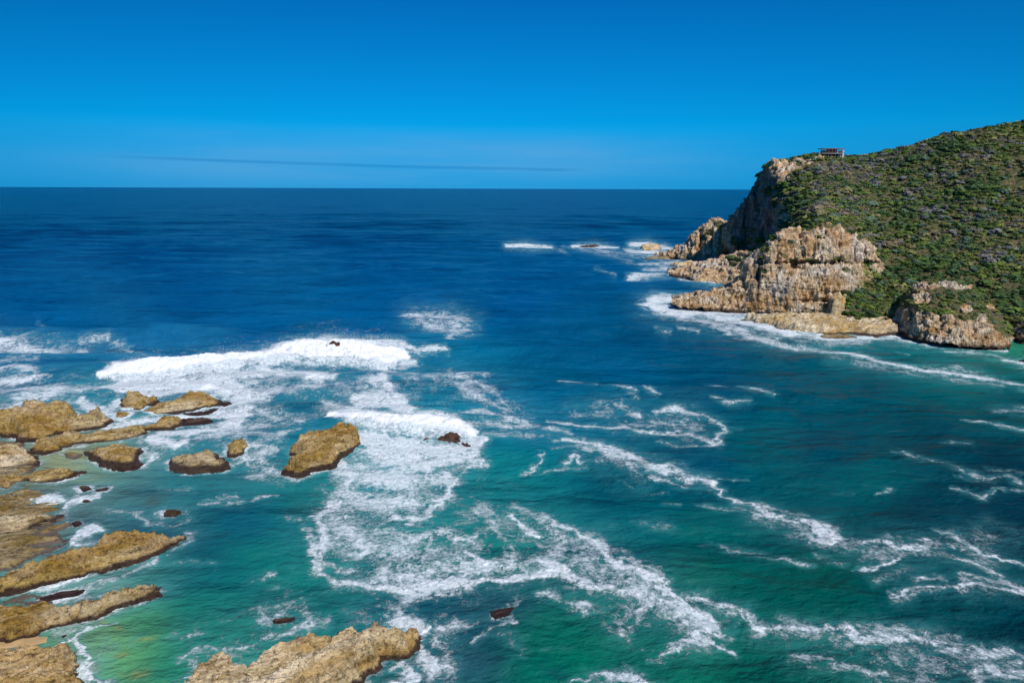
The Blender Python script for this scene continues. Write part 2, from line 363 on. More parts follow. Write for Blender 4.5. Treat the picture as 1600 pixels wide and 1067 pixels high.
rock('shore_rock', px(59,681, 101,677, 144,675, 164,668, 228,662, 253,656, 286,655, 281,666, 268,671, 233,672, 220,684, 187,691, 152,693, 121,694, 89,706, 63,711, 48,701), 2.6, ROCK, 'long narrow tan ridge of rock below the rounded hump, pointing out to sea', seed=16, group=G1, res=.2)
rock('shore_rock', px(286,655, 305,653, 326,652, 330,656, 316,661, 300,662, 288,663), .7, ROCKM, 'thin dark wet rock at the seaward end of the long narrow ridge', seed=17, group=G1, res=.12)
rock('shore_rock', px(290,645, 315,641, 340,638, 338,642, 310,646, 292,648), .5, ROCKM, 'thin dark ledge awash along the foot of the rounded hump', seed=45, group=G1, res=.12)
rock('shore_rock', px(135,706, 142,699, 177,695, 210,694, 223,701, 215,706, 213,718, 215,722, 197,728, 175,727, 159,722, 142,714), 2.0, ROCK, 'low split brown rock with a notch, between the long ridge and the sheltered pool', seed=18, group=G1, res=.16)
rock('shore_rock', px(100,708, 118,706, 128,709, 118,714, 104,713), .5, ROCKF, 'flat brown rock barely above the sandy pool', seed=46, group=G1, res=.14)
rock('shore_rock', px(266,718, 278,710, 304,699, 324,697, 339,701, 349,712, 354,722, 349,729, 316,732, 291,731, 268,728), 2.2, ROCK, 'domed golden rock standing alone in the water, larger of the close pair', seed=19, group=G1, res=.14, rough=.9, flat=.0, edge=1.9)
rock('shore_rock', px(354,694, 359,689, 385,688, 388,701, 380,709, 367,714, 355,712), 2.2, ROCK, 'small blocky golden rock, smaller of the close pair', seed=20, group=G1, res=.13, rough=.7)
rock('shore_rock', px(-190,690, 0,689, 25,686, 46,699, 53,709, 61,722, 51,729, 25,732, 0,734, -190,742), 2.6, ROCKP, 'pale cream cracked rock at the left edge above the sandy pool', seed=21, group=G1, res=.18)
rock('shore_rock', px(-190,745, 0,737, 51,734, 109,731, 124,739, 119,744, 96,752, 63,756, 38,755, 15,767, -190,778), 2.0, ROCK, 'low brown tongue of rock at the left edge with a rounded tip below the pool', seed=22, group=G1, res=.17)
rock('shore_rock', px(-190,775, 10,768, 45,769, 58,776, 40,785, 30,795, 40,802, 20,808, -190,815), 1.0, ROCKF, 'flat olive weed-covered rock at the left edge', seed=23, group=G1, res=.16)
rock('shore_rock', px(-190,820, 0,810, 51,800, 89,801, 101,806, 66,818, 51,828, 20,838, 0,841, -190,852), 2.0, ROCK, 'grey-brown ridge at the left edge just above the big foreground ridge', seed=24, group=G1, res=.15)
rock('shore_rock', px(73,820, 106,814, 110,819, 89,827, 66,836, 58,833), .9, ROCKF, 'short brown rock beside the surf pocket above the big foreground ridge', seed=25, group=G1, res=.12)
rock('shore_rock', px(113,816, 120,812, 127,817, 120,822, 115,821), .6, ROCKM, 'tiny dark rock at the edge of the bright surf pocket', seed=26, group=G1, res=.08)
rock('shore_rock', px(-190,912, 0,895, 25,877, 62,867, 100,859, 140,849, 160,837, 187,830, 212,827, 245,826, 257,835, 277,832, 291,841, 275,851, 252,860, 220,875, 187,886, 150,896, 112,905, 75,916, 37,922, 0,929, -190,945), 3.0, ROCK, 'big golden ridge reaching out from the left edge, with a dark pointed wet tip', seed=27, group=G1, res=.15, edge=1.3)
rock('shore_rock', px(-190,955, 0,945, 37,940, 70,939, 100,935, 150,931, 187,925, 212,920, 235,914, 244,922, 242,930, 220,939, 187,949, 162,959, 125,974, 87,985, 45,995, 12,1002, 0,1005, -190,1018), 2.6, ROCK, 'long brown tapering ridge just above the strip of sand', seed=28, group=G1, res=.13, edge=1.1, rough=.8)
rock('shore_rock', px(-190,1012, 0,1003, 37,997, 75,996, 105,1002, 117,1018, 127,1030, 132,1045, 130,1067, 125,1100, -190,1125), 2.8, ROCKP, 'blunt pale rock in the bottom left corner beside the beach surf', seed=29, group=G1, res=.11)
rock('shore_rock', px(268,1070, 295,1042, 320,1026, 342,1015, 361,1013, 369,1020, 372,1039, 380,1034, 386,1020, 421,1002, 449,998, 487,989, 520,982, 551,972, 564,980, 575,972, 592,968, 608,984, 650,983, 652,1001, 647,1017, 625,1034, 597,1034, 592,1045, 570,1056, 560,1075, 540,1110, 500,1150, 240,1150), 4.4, ROCKP, 'largest foreground rock, pale with a notched edge, at the bottom of the view', seed=30, group=G1, res=.11, edge=1.3, rough=.8)
rock('shore_rock', px(442,735, 453,723, 466,710, 468,705, 458,697, 457,691, 463,683, 473,678, 481,669, 501,667, 511,664, 526,663, 542,660, 553,664, 554,675, 561,682, 561,695, 547,702, 529,707, 530,716, 519,723, 511,729, 483,735, 466,740, 451,739), 3.4, ROCK, 'golden islet alone in mid water with a dark ragged foot and surf behind', seed=31, group=G1, res=.14, edge=1.0)
G2 = 'dark wet rocks awash'
rock('wave_washed_rock', px(656,688, 666,680, 672,682, 674,687, 688,678, 704,677, 719,678, 729,687, 739,700, 731,702, 722,694, 704,692, 678,691, 658,690), 1.9, ROCKM, 'dark arched rock in the middle of the bright surf, right of the golden islet', 'rock', seed=32, group=G2, res=.13)
rock('wave_washed_rock', px(424,970, 430,964, 445,961, 458,961, 459,968, 450,974, 436,978, 427,977), 1.0, ROCKM, 'small maroon mussel-covered rock just above the largest foreground rock', 'rock', seed=33, group=G2, res=.08)
rock('wave_washed_rock', px(253,801, 262,796, 275,796, 288,802, 275,808, 256,807), .8, ROCKM, 'small reddish rock awash above the tip of the big foreground ridge', 'rock', seed=34, group=G2, res=.09)
rock('wave_washed_rock', px(122,762, 128,758, 138,758, 142,764, 130,768), .6, ROCKM, 'small reddish rock off the tip of the low brown tongue', 'rock', seed=35, group=G2, res=.09)
rock('wave_washed_rock', px(149,765, 158,762, 169,762, 168,767, 152,768), .4, ROCKM, 'thin reddish rock to the right of the one off the brown tongue', 'rock', seed=36, group=G2, res=.09)
rock('wave_washed_rock', px(127,785, 136,780, 143,783, 138,788, 129,788), .5, ROCKM, 'tiny brown rock at the upper edge of the white surf pocket', 'rock', seed=37, group=G2, res=.08)
rock('wave_washed_rock', px(507,546, 516,543, 540,546, 536,549, 516,550, 512,553, 507,551), 3.3, ROCKM, 'small black rock in the crest of the long breaker', 'rock', seed=38, group=G2, res=.2, ring=False)
rock('wave_washed_rock', px(765,956, 785,948, 806,944, 808,952, 795,960, 775,966), .25, ROCKM, 'dark reef just breaking the surface right of the largest foreground rock', 'rock', seed=39, group=G2, res=.12, ring=False)
rock('wave_washed_rock', px(90,994, 98,990, 112,990, 106,996, 96,1002), .35, ROCKM, 'small dark rock in the thin surf on the sand strip', 'rock', seed=40, group=G2, res=.07)
rock('wave_washed_rock', px(64,934, 80,927, 100,922, 128,922, 120,930, 95,934, 74,938), .35, ROCKM, 'purple weedy rock awash between the two foreground ridges', 'rock', seed=41, group=G2, res=.1)
frl = dict(group=G1, res=.13)
rock('shore_rock', px(-190,852, 0,845, 30,846, 58,851, 92,853, 70,861, 30,869, 0,874, -190,884), 1.1, ROCKF, 'low brown shelf of rock directly above the big foreground ridge at the left edge', seed=91, **frl)
rock('shore_rock', px(-190,792, 0,786, 22,789, 30,797, 10,804, -190,812), 1.2, ROCK, 'small golden ledge at the very left edge under the weed-covered rock', seed=92, **frl)
rock('shore_rock', px(62,778, 74,774, 88,776, 96,783, 82,788, 66,786), .45, ROCKF, 'flat brown rock left of the upper surf pocket', seed=93, **frl)
rock('shore_rock', px(86,806, 96,800, 104,804, 98,812, 88,812), .4, ROCKM, 'tiny reddish rock at the left of the upper surf pocket', seed=94, **frl)
# low tidal shelf between the ridges, and the strip of sand
def sheet_flat(name, pts, z, mat, label, kind, seed, res=.3, amp=.25):
    P = at_z([p[0] for p in pts], [p[1] for p in pts], 0)[:, :2]
    lo_, hi_ = P.min(0)-2, P.max(0)+2
    nx = int((hi_[0]-lo_[0])/res)+2; ny = int((hi_[1]-lo_[1])/res)+2
    gx, gy = np.meshgrid(np.linspace(lo_[0], hi_[0], nx), np.linspace(lo_[1], hi_[1], ny), indexing='ij')
    wx = gx+fbm(P3(gx*.4, gy*.4), 4, seed)*1.8; wy = gy+fbm(P3(gx*.4, gy*.4), 4, seed+5)*1.8
    d = poly_sd(wx, wy, P)
    zz = z*sstep(-.5, 3, d)-1.5*sstep(.3, -3, d)+amp*fbm(P3((gx*.9+gy*.44)*.16, (gy*.9-gx*.44)*.75), 5, seed+8, .62)*sstep(-1, 2, d)
    V = np.stack([gx, gy, zz], -1).reshape(-1, 3); Fc = grid_faces(nx, ny); Fc = Fc[V[Fc, 2].max(1) > -.7]
    used = np.unique(Fc); mp = np.full(len(V), -1); mp[used] = np.arange(len(used))
    o = mesh_np(name, V[used], mp[Fc], mat, smooth=(mat == SAND)); recenter(o); tag(o, label, kind=kind); return o
sheet_flat('tidal_shelf', px(-250,690, 20,690, 50,730, 60,760, 75,775, 95,792, 90,815, 70,835, 105,848, 60,870, 0,890, -250,905), .38, ROCKF, 'low weedy rock shelf with tide pools between the left ridges', 'structure', 70, amp=1.3)
sheet_flat('tidal_shelf', px(-250,925, 20,925, 60,926, 75,938, 40,945, -250,950), .25, ROCKF, 'low weedy shelf between the two foreground ridges', 'structure', 75, amp=1.1, res=.2)
sheet_flat('beach', px(-250,998, 20,994, 50,988, 78,986, 92,992, 100,1004, 60,1020, -250,1030), .25, SAND, 'small strip of orange sand between two rocks', 'structure', 80, res=.2, amp=.08)
# ------------------------------------------------------------------ headland, one sheet per face, all joined into one terrain
def sheet(cols, nu, nv, carve=(), back=None, seed=0, amp=1.0, vert=1.0, plate=None):
    """cols: (px, [(py, Y), ...]) from the waterline up. returns world grid (nu, nv, 3), undisplaced px/py grids"""
    cx = np.array([c[0] for c in cols], float); K = np.array([c[1] for c in cols], float)
    if back:
        ex = []
        for (xx, kk) in zip(cx, K):
            top = at_y(xx, kk[-1][0], kk[-1][1]); e = []
            for (dy, z) in back:
                q = np.array([top[0]*(1+dy/top[1])*1.0, top[1]+dy, z if z < 0 else top[2]-z]); e.append((proj(q)[1], q[1]))
            ex.append(e)
        K = np.concatenate([K, np.array(ex, float)], 1)
    X_ = np.linspace(cx[0], cx[-1], nu)
    Kx = pchip(cx, K, X_)                       # nu, k, 2
    nk = K.shape[1]; T = np.linspace(0, nk-1, nv)
    G = np.moveaxis(pchip(np.arange(nk), np.moveaxis(Kx, 1, 0), T), 0, 1)
    PX = np.repeat(X_[:, None], nv, 1); PY = G[..., 0]; YY = G[..., 1].copy()
    for (a, b, ra, rb, dY) in carve:
        YY += dY*np.exp(-((PX-a)/ra)**2-((PY-b)/rb)**2)
    return PX, PY, at_y(PX, PY, YY)
def normals(W):
    a = np.gradient(W, axis=0); b = np.gradient(W, axis=1); n = np.cross(a, b)
    n /= np.linalg.norm(n, axis=-1, keepdims=True)+1e-9
    return n
def ell(PX, PY, L):
    m = np.zeros(PX.shape)
    for (a, b, ra, rb) in L: m = np.maximum(m, np.exp(-((PX-a)/ra)**2-((PY-b)/rb)**2))
    return m
def displace(W, rockm, amp, seed, cell=1.0):
    n = normals(W); n = n*np.sign((n*(np.array([0, 0, H])-W)).sum(-1, keepdims=True)).clip(-1, 1)
    Wc = W*cell
    col = ridged(Wc*np.array([.16, .16, .035]), 4, seed)                 # vertical ribs and gullies
    col2 = ridged(Wc*np.array([.5, .5, .12]), 4, seed+8)
    blk = fbm(Wc*np.array([.09, .09, .09]), 3, seed+4)
    # horizontal-ish bedding breaks
    zb = Wc[..., 2]*.33+.35*fbm(Wc*np.array([.05, .05, .05]), 3, seed+14)+Wc[..., 0]*.03
    bed = np.abs(zb-np.round(zb))*2
    fine = fbm(Wc*np.array([1.1, 1.1, .5]), 4, seed+30, .6)
    cellv = np.floor(vnoise(Wc*np.array([.45, .45, .16]), seed+44)*3)/3
    warp = np.stack([fbm(Wc*.2, 3, seed+70), fbm(Wc*.2, 3, seed+74), fbm(Wc*.12, 3, seed+78)], -1)*.35
    def slab(sc_, k_, s_):
        q_ = vnoise(Wc*np.array(sc_)+warp+fbm(Wc*.9, 2, s_+5)[..., None]*.06, s_)*k_; f_ = np.floor(q_); return (f_+sstep(.7, 1, q_-f_))/k_
    d = rockm*amp*(1.5*col+.9*col2+1.3*blk-.8*sstep(.22, 0, bed)+.6*fine+1.3*slab((.16, .16, .035), 5, seed+90)+1.5*slab((.6, .6, .11), 4, seed+95))
    soft = (1-rockm)*(1.6*fbm(W*.045, 4, seed+60)+.5*fbm(W*.3, 3, seed+64))
    return W+n*(d+soft)[..., None]
SH = []
# main hill with its dark seaward cliff
Mc = [
 (1128, [(421,455),(404,458),(388,460),(372,462),(360,463)]),
 (1140, [(423,450),(402,453),(382,455),(362,457),(346,458)]),
 (1152, [(425,440),(400,444),(376,448),(352,451),(331,453)]),
 (1163, [(428,430),(398,437),(370,442),(343,446),(320,449)]),
 (1176, [(431,418),(398,426),(362,434),(328,440),(295,446)]),
 (1190, [(435,402),(398,412),(355,422),(312,432),(273,441)]),
 (1201, [(440,390),(400,400),(352,410),(304,422),(257,436)]),
 (1216, [(448,368),(406,375),(352,388),(302,408),(255,430)]),
 (1240, [(462,325),(415,330),(362,338),(306,385),(249,434)]),
 (1285, [(490,284),(420,300),(358,310),(300,368),(242,430)]),
 (1330, [(503,258),(462,276),(378,304),(306,366),(247,424)]),
 (1355, [(508,253),(450,281),(376,316),(306,368),(243,424)]),
 (1380, [(516,243),(448,282),(370,324),(302,370),(239,422)]),
 (1430, [(520,240),(445,278),(365,320),(292,365),(228,416)]),
 (1475, [(516,248),(445,272),(362,316),(288,358),(213,412)]),
 (1530, [(522,242),(445,268),(360,308),(278,350),(204,408)]),
 (1600, [(532,232),(450,260),(360,300),(270,345),(195,405)]),
 (1720, [(552,215),(455,245),(350,290),(252,338),(175,400)]),
 (1880, [(575,200),(465,230),(350,275),(240,325),(150,390)])]
PX, PY, W = sheet(Mc, 620, 300, carve=[(1212,348,16,26,16), (1196,372,12,16,10), (1185,300,6,30,5), (1168,350,5,30,5), (1136,400,10,12,12), (1150,385,7,10,-9)], back=[(45, 8.0), (140, 30.0), (260, -6.0)])
sky_t = None
nv = PY.shape[1]; tt = np.repeat(np.linspace(0, 7, nv)[None], PX.shape[0], 0)
edgeX = 1222-(PY-250)*.06                       # rock left of here on the hill
nzm = fbm(P3(PX*.03, PY*.03), 4, 5)
rockM = sstep(14, -10, PX-edgeX+nzm*26)
rockM = np.maximum(rockM, .95*ell(PX, PY, [(1232,262,26,9), (1255,252,24,7), (1285,246,18,4)])*sstep(-.35, .25, fbm(P3(PX*.12, PY*.16), 3, 9)+.1))
rockM = np.maximum(rockM, sstep(.3, .6, ell(PX, PY, [(1222,325,9,5), (1228,340,10,8), (1216,352,10,8)])))
grn = sstep(.35, .6, ell(PX, PY, [(1180,395,18,10), (1166,378,12,8), (1190,380,10,8), (1176,362,10,6), (1200,385,16,10), (1165,400,14,10), (1205,400,20,12), (1150,378,8,10), (1190,410,16,10), (1200,300,7,7), (1212,318,7,10), (1184,326,5,9)])+.35*nzm)
rockM = np.maximum(rockM, ell(PX, PY, [(1306,486,24,9)]))
rockM = np.where(tt > 4.0, np.clip(.3+nzm, 0, 1), rockM*(1-.9*grn))
W = displace(W, rockM, 1.0+0*rockM, 100)
SH.append(('M', PX, PY, W, rockM))
# lit seaward promontory at the left
Pc = [
 (1020, [(403,520),(400,521),(397,522)]),
 (1036, [(406,508),(400,512),(395,518)]),
 (1056, [(410,498),(400,501),(389,510)]),
 (1072, [(412,492),(396,494),(380,503)]),
 (1087, [(415,486),(390,490),(362,500)]),
 (1104, [(419,481),(386,485),(350,496)]),
 (1121, [(422,477),(384,482),(342,493)]),
 (1136, [(424,474),(386,479),(346,490)]),
 (1150, [(426,471),(392,478),(360,488)]),
 (1172, [(428,466),(402,474),(380,482)])]
PX, PY, W = sheet(Pc, 260, 170, carve=[ (1095,380,4,25,4), (1112,372,3,20,4), (1075,396,3,16,3)], back=[(12, 3.0), (45, 18.0), (80, -6.0)])
nz = fbm(P3(PX*.06, PY*.06), 4, 25)
r = 1-.9*sstep(.45, .65, ell(PX, PY, [(1108,364,6,7), (1123,350,9,7), (1100,372,8,6), (1155,392,12,9), (1160,378,12,8), (1137,372,7,8), (1148,405,10,5)])+.4*nz)
W = displace(W, r, .75, 200, 1.1); SH.append(('P', PX, PY, W, r))
# orange ledges stepping down to the water
Lc = [
 (1042, [(429,404),(428,407),(427,410)]),
 (1060, [(432,394),(428,402),(424,410)]),
 (1078, [(436,384),(427,396),(418,412)]),
 (1096, [(440,372),(428,386),(412,408)]),
 (1116, [(444,362),(428,380),(408,404)]),
 (1140, [(446,356),(424,376),(400,398)]),
 (1160, [(448,352),(422,368),(396,388)]),
 (1185, [(454,338),(424,350),(396,365)]),
 (1215, [(466,315),(424,330),(386,345)])]
PX, PY, W = sheet(Lc, 260, 150, back=[(20, 2.0), (50, -4.0)])
nz = fbm(P3(PX*.07, PY*.07), 4, 35)
r = 1-.9*sstep(.4, .6, ell(PX, PY, [(1150,408,16,9), (1175,405,20,12), (1195,395,14,10)])+.45*nz)
W[..., 2] += 1.0*np.sin(W[..., 2]*2.2+W[..., 0]*.05)*.5
W = displace(W, r, .7, 300, 1.2); SH.append(('L', PX, PY, W, r))
# the pale central bluff
Cc = [
 (1050, [(479,287),(477,288.5),(475,290),(473,291)]),
 (1062, [(481,284),(477,286),(474,288),(471,290)]),
 (1080, [(483,283),(478,285),(473,287),(467,290)]),
 (1100, [(484,282),(477,285),(469,288),(461,292)]),
 (1128, [(485,281),(476,284),(466,288),(456,294)]),
 (1145, [(487,279),(475,283),(460,288),(446,295)]),
 (1160, [(488,278),(470,282),(450,288),(431,296)]),
 (1177, [(489,277),(462,281),(432,287),(403,296)]),
 (1203, [(490,275),(458,280),(420,285),(381,294)]),
 (1234, [(491,274),(450,278),(402,287),(358,298)]),
 (1268, [(492,273),(450,277),(402,285),(361,297)]),
 (1296, [(492,273),(450,276),(400,284),(353,297)]),
 (1320, [(492,273),(452,277),(404,285),(360,298)]),
 (1341, [(490,275),(455,279),(412,288),(371,299)]),
 (1360, [(478,281),(455,284),(420,290),(389,300)]),
 (1376, [(462,287),(448,290),(425,294),(406,302)]),
 (1384, [(450,292),(442,294),(428,298),(415,304)])]
PX, PY, W = sheet(Cc, 620, 360, carve=[(1240,416,8,6,5), (1290,411,70,2.6,6), (1345,411,30,2.2,5), (1310,385,4,26,5), (1335,390,5,20,4), (1185,432,3,28,5), (1178,410,4,14,4), (1330,458,25,3,6), (1290,470,40,2.5,4), (1330,470,14,3,5), (1250,362,4,22,3), (1215,400,4,25,3), (1350,395,5,30,4)], back=[(14, 1.0), (40, 12.0), (60, 40.0)])
nz = fbm(P3(PX*.06, PY*.06), 4, 45)
r = 1-.95*sstep(.42, .62, ell(PX, PY, [(1240,406,11,5), (1268,406,14,3.2), (1312,405,13,3.6), (1208,372,8,8), (1234,380,8,5), (1258,360,14,4), (1225,398,8,5), (1282,374,8,3), (1195,390,8,9), (1190,408,6,10), (1195,424,5,5), (1322,422,8,4), (1345,372,10,4), (1296,355,10,2), (1326,363,12,4)])+.3*nz)
W = displace(W, r, .72, 400, 1.15); SH.append(('C', PX, PY, W, r))
# right-hand bluff with a vegetated back
Dc = [
 (1392, [(519,245),(514,247),(508,250),(502,254)]),
 (1403, [(524,237),(512,240),(500,244),(488,252)]),
 (1420, [(528,230),(510,234),(488,240),(464,252)]),
 (1436, [(532,226),(508,230),(480,238),(449,253)]),
 (1460, [(537,220),(512,225),(480,234),(442,254)]),
 (1490, [(541,216),(516,221),(485,230),(444,252)]),
 (1520, [(543,214),(520,219),(490,228),(456,248)]),
 (1548, [(544,213),(526,216),(508,222),(490,236)]),
 (1568, [(543,213),(534,216),(524,220),(512,228)]),
 (1580, [(541,215),(537,218),(534,221),(530,226)])]
PX, PY, W = sheet(Dc, 420, 260, carve=[(1408,502,7,18,5), (1425,494,4,10,2.5), (1470,500,3,14,2), (1500,505,3,14,2), (1540,520,3,10,2)], back=[(14, 0.5), (40, -3.0), (60, -6.0)])
nz = fbm(P3(PX*.05, PY*.05), 4, 55)
lineD = np.interp(PX[:, 0], [1392, 1410, 1440, 1480, 1520, 1550, 1580], [490, 478, 484, 496, 503, 512, 528])[:, None]
r = sstep(-4, 4, PY-lineD+nz*12)
r = np.maximum(r, sstep(.3, .6, ell(PX, PY, [(1445,448,22,8), (1475,446,22,6), (1505,450,16,4), (1440,468,16,12), (1510,482,12,9), (1552,480,14,8), (1535,500,8,12)])+.3*nz))
W = displace(W, r, .5, 500, 1.4); SH.append(('D', PX, PY, W, r))
# small cliff at the right edge beyond the cove
Qc = [
 (1572, [(520,242),(515,244),(506,250)]),
 (1590, [(535,228),(518,232),(500,240)]),
 (1620, [(545,220),(520,225),(495,235)]),
 (1680, [(560,208),(530,213),(500,224)]),
 (1760, [(575,200),(540,205),(505,216)])]
PX, PY, W = sheet(Qc, 150, 70, back=[(10, 0.0), (40, -3.0)])
nz = fbm(P3(PX*.05, PY*.05), 4, 65); r = sstep(-4, 4, PY-512+nz*8)
W = displace(W, r, .5, 600, 1.4); SH.append(('Q', PX, PY, W, r))
VV, FF, AV, GV = [], [], [], []; off = 0
for (nm, PX, PY, W, r) in SH:
    VV.append(W.reshape(-1, 3)); FF.append(grid_faces(*PX.shape)+off); AV.append(1-r.ravel()); GV.append((sstep(1232, 1205, PX)*sstep(1140, 1152, PX)*sstep(262, 285, PY)*.95 if nm == 'M' else (ell(PX, PY, [(1182,440,6,34), (1225,455,12,16), (1190,400,7,14)])*.8 if nm == 'C' else 0*PX)).ravel()); off += PX.size  # seaward cliff painted darker as if in shade; plain grey patches on the bluff
head = mesh_np('headland', np.concatenate(VV), np.concatenate(FF), HEAD, attrs={'veg': np.concatenate(AV), 'grey_rock_shade': np.concatenate(GV)}, smooth=False)
tag(head, 'rocky green headland with tan sea cliffs running out to the right', kind='structure')
# rocks at the foot of the headland
G3 = 'tan rocks at the foot of the headland'
def frock(*a, **k):
    k.setdefault('group', G3); k.setdefault('res', .4); k['ring'] = False; return rock('cliff_foot_rock', *a, **k)
frock(px(1158,501, 1172,495, 1195,492, 1215,490, 1250,490, 1290,490, 1318,494, 1345,499, 1380,498, 1402,502, 1404,520, 1370,524, 1330,521, 1290,523, 1240,520, 1215,514, 1193,508), 4.0, ROCKP, 'long low tan ledge along the foot of the pale central bluff', 'rock ledge', seed=52, strike=R(12), edge=1.6, rough=.8)
frock(px(1284,488, 1292,481, 1312,479, 1326,484, 1331,491, 1318,498, 1295,497), 10.0, ROCKP, 'pale whitish rock behind the long ledge, between the bluff and the bushes', 'rock', seed=53)
frock(px(1000,388, 1008,384, 1020,383, 1033,387, 1030,392, 1005,392), 4.5, ROCKP, 'lone tan rock in the surf off the tip of the headland', 'rock', seed=54, res=.5)
frock(px(1008,404, 1025,401, 1048,403, 1045,406, 1020,407), 2.0, ROCKF, 'low brown ledge just off the headland tip', 'rock ledge', seed=55, res=.4)
frock(px(1048,414, 1065,410, 1090,410, 1100,414, 1085,418, 1056,418), 3.0, ROCKP, 'flat brown ledge below the lit seaward cliff, farthest of three', 'rock ledge', seed=56, strike=R(15))
frock(px(1046,428, 1060,424, 1080,422, 1100,426, 1090,431, 1052,431), 2.6, ROCKP, 'flat orange ledge pointing left below the seaward cliff, middle of three', 'rock ledge', seed=57, strike=R(15))
frock(px(1076,436, 1100,433, 1130,434, 1150,438, 1148,443, 1115,444, 1085,441), 2.6, ROCKP, 'flat orange ledge beside the small cove, nearest of three', 'rock ledge', seed=58, strike=R(15))
frock(px(1172,504, 1185,502, 1193,505, 1190,508, 1176,508), .9, ROCKM, 'small dark rock in the surf off the left end of the long ledge', 'rock', seed=59, res=.25)
frock(px(1276,526, 1290,522, 1330,523, 1338,526, 1320,528, 1285,528), .9, ROCKF, 'dark strip of reef in the surf in front of the long ledge', 'rock', seed=60, res=.25)
frock(px(905,385, 930,382, 938,385, 925,387), 1.4, ROCKM, 'distant small black rock in a patch of surf left of the headland', 'rock', seed=61, res=.5)
frock(px(1594,563, 1600,560, 1615,562, 1612,568, 1598,568), .8, ROCKM, 'small dark rock in the foam at the right edge near the cove', 'rock', seed=62, res=.2)
frock(px(1400,514, 1410,508, 1420,512, 1416,522, 1402,522), 2.2, ROCKF, 'dark boulder at the left foot of the right-hand bluff', 'rock', seed=63, res=.25)
# ------------------------------------------------------------------ scrub
def bush_tpl(k, n):
    r = np.random.default_rng(900+k)
    th = r.uniform(0, 2*np.pi, n); zz = r.uniform(-.15, 1, n); rr = np.sqrt(np.clip(1-zz*zz, 0, 1))
    c = np.stack([np.cos(th)*rr, np.sin(th)*rr, zz*.8], 1)
    c *= (.72+.38*vnoise(c*1.6+5*k, k))[:, None]*r.uniform(.75, 1.08, (n, 1))
    nn = c/(np.linalg.norm(c, axis=1, keepdims=True)+1e-9)+r.normal(0, .24, (n, 3)); nn /= np.linalg.norm(nn, axis=1, keepdims=True)
    a = np.cross(nn, r.normal(0, 1, (n, 3))); a /= np.linalg.norm(a, axis=1, keepdims=True); b = np.cross(nn, a)
    s = r.uniform(.26, .44, (n, 1))
    V = np.stack([c+a*s, c-a*s*.5+b*s*.8, c-a*s*.6-b*s*.75], 1).reshape(-1, 3)
    return V, r.uniform(.88, 1.14, n)
PAL = np.array([(.088,.140,.032), (.125,.170,.034), (.062,.112,.040), (.155,.170,.055), (.21,.19,.08), (.155,.15,.14), (.095,.145,.095), (.24,.19,.12)])
PALP = np.array([.22, .17, .17, .12, .08, .09, .11, .04])
TPL = [bush_tpl(k, 64) for k in range(10)]
cen, rad, colr, nrmz = [], [], [], []
for (nm, PX, PY, W, r) in SH:
    A = np.cross(W[1:, :-1]-W[:-1, :-1], W[:-1, 1:]-W[:-1, :-1]); ar = np.linalg.norm(A, axis=-1)
    v = 1-r[:-1, :-1]; vis = np.ones_like(ar)
    if nm == 'M':
        tq = np.repeat(np.linspace(0, 7, W.shape[1])[None, :-1], ar.shape[0], 0); vis = np.where(tq > 4.9, 0.0, 1.0)
        vis *= (PX[:-1, :-1] < 1700)
    wgt = ar*np.clip(v-.25, 0, 1)*vis*(W[:-1, :-1, 2] > 1.5)
    dens = .50 if nm == 'M' else .5
    n = int(wgt.sum()*dens)
    if n < 1: continue
    idx = rng.choice(wgt.size, n, p=wgt.ravel()/wgt.sum()); ii, jj = np.unravel_index(idx, wgt.shape)
    u, q = rng.random((n, 1)), rng.random((n, 1))
    c = W[ii, jj]*(1-u)*(1-q)+W[ii+1, jj]*u*(1-q)+W[ii, jj+1]*(1-u)*q+W[ii+1, jj+1]*u*q
    cen.append(c)
    rr = rng.lognormal(.36, .48, n)*(1.0 if nm == 'M' else .6); rad.append(np.clip(rr, .5, 3.6))
cen = np.concatenate(cen); rad = np.concatenate(rad); N = len(cen)
big = fbm(cen*.035, 3, 77); bz = fbm(cen*.12, 3, 78)
rad *= np.clip(1+.6*bz, .5, 1.6)
# colour drifts: groups of the same plant grow together
pick = np.empty(N, int); cdf = np.cumsum(PALP)/PALP.sum()
key = np.clip(.5+.8*fbm(cen*.05, 4, 81)+.3*fbm(cen*.25, 2, 83)+rng.normal(0, .11, N), 0, .999)
srt = np.argsort(np.argsort(key))/N; pick = np.searchsorted(cdf, srt)
order = [2, 0, 6, 1, 3, 4, 5, 7]; cdf = np.cumsum(PALP[order])/PALP.sum(); pick = np.array(order)[np.clip(np.searchsorted(cdf, srt), 0, 7)]
bqx, bqy = proj(cen)
mauve = ell(bqx, bqy, [(1380,252,55,14), (1340,275,30,14), (1430,232,40,9), (1475,212,25,8), (1300,300,22,8), (1480,270,30,10), (1420,300,25,12), (1530,330,30,14), (1450,330,22,10), (1290,272,14,8), (1560,400,24,12)])
pick = np.where(rng.random(N) < .72*mauve, np.where(rng.random(N) < .8, 5, 6), pick)
lime = ell(bqx, bqy, [(1560,215,40,22), (1440,255,25,10), (1390,262,18,6), (1340,430,26,20), (1540,440,26,30), (1480,480,30,14), (1365,470,30,14), (1250,330,26,20)])
pick = np.where(rng.random(N) < .6*lime*(1-mauve), np.where(rng.random(N) < .5, 1, 3), pick)
bare = ell(bqx, bqy, [(1585,285,22,16), (1568,270,10,8), (1330,282,14,4), (1400,360,12,8), (1580,375,14,8), (1440,396,14,6), (1500,320,10,6)])
rad = rad*np.clip(1-.8*bare, .2, 1)
bc = PAL[pick]*rng.uniform(.78, 1.3, (N, 1))
print('bushes', N)
VB, CB = [], []
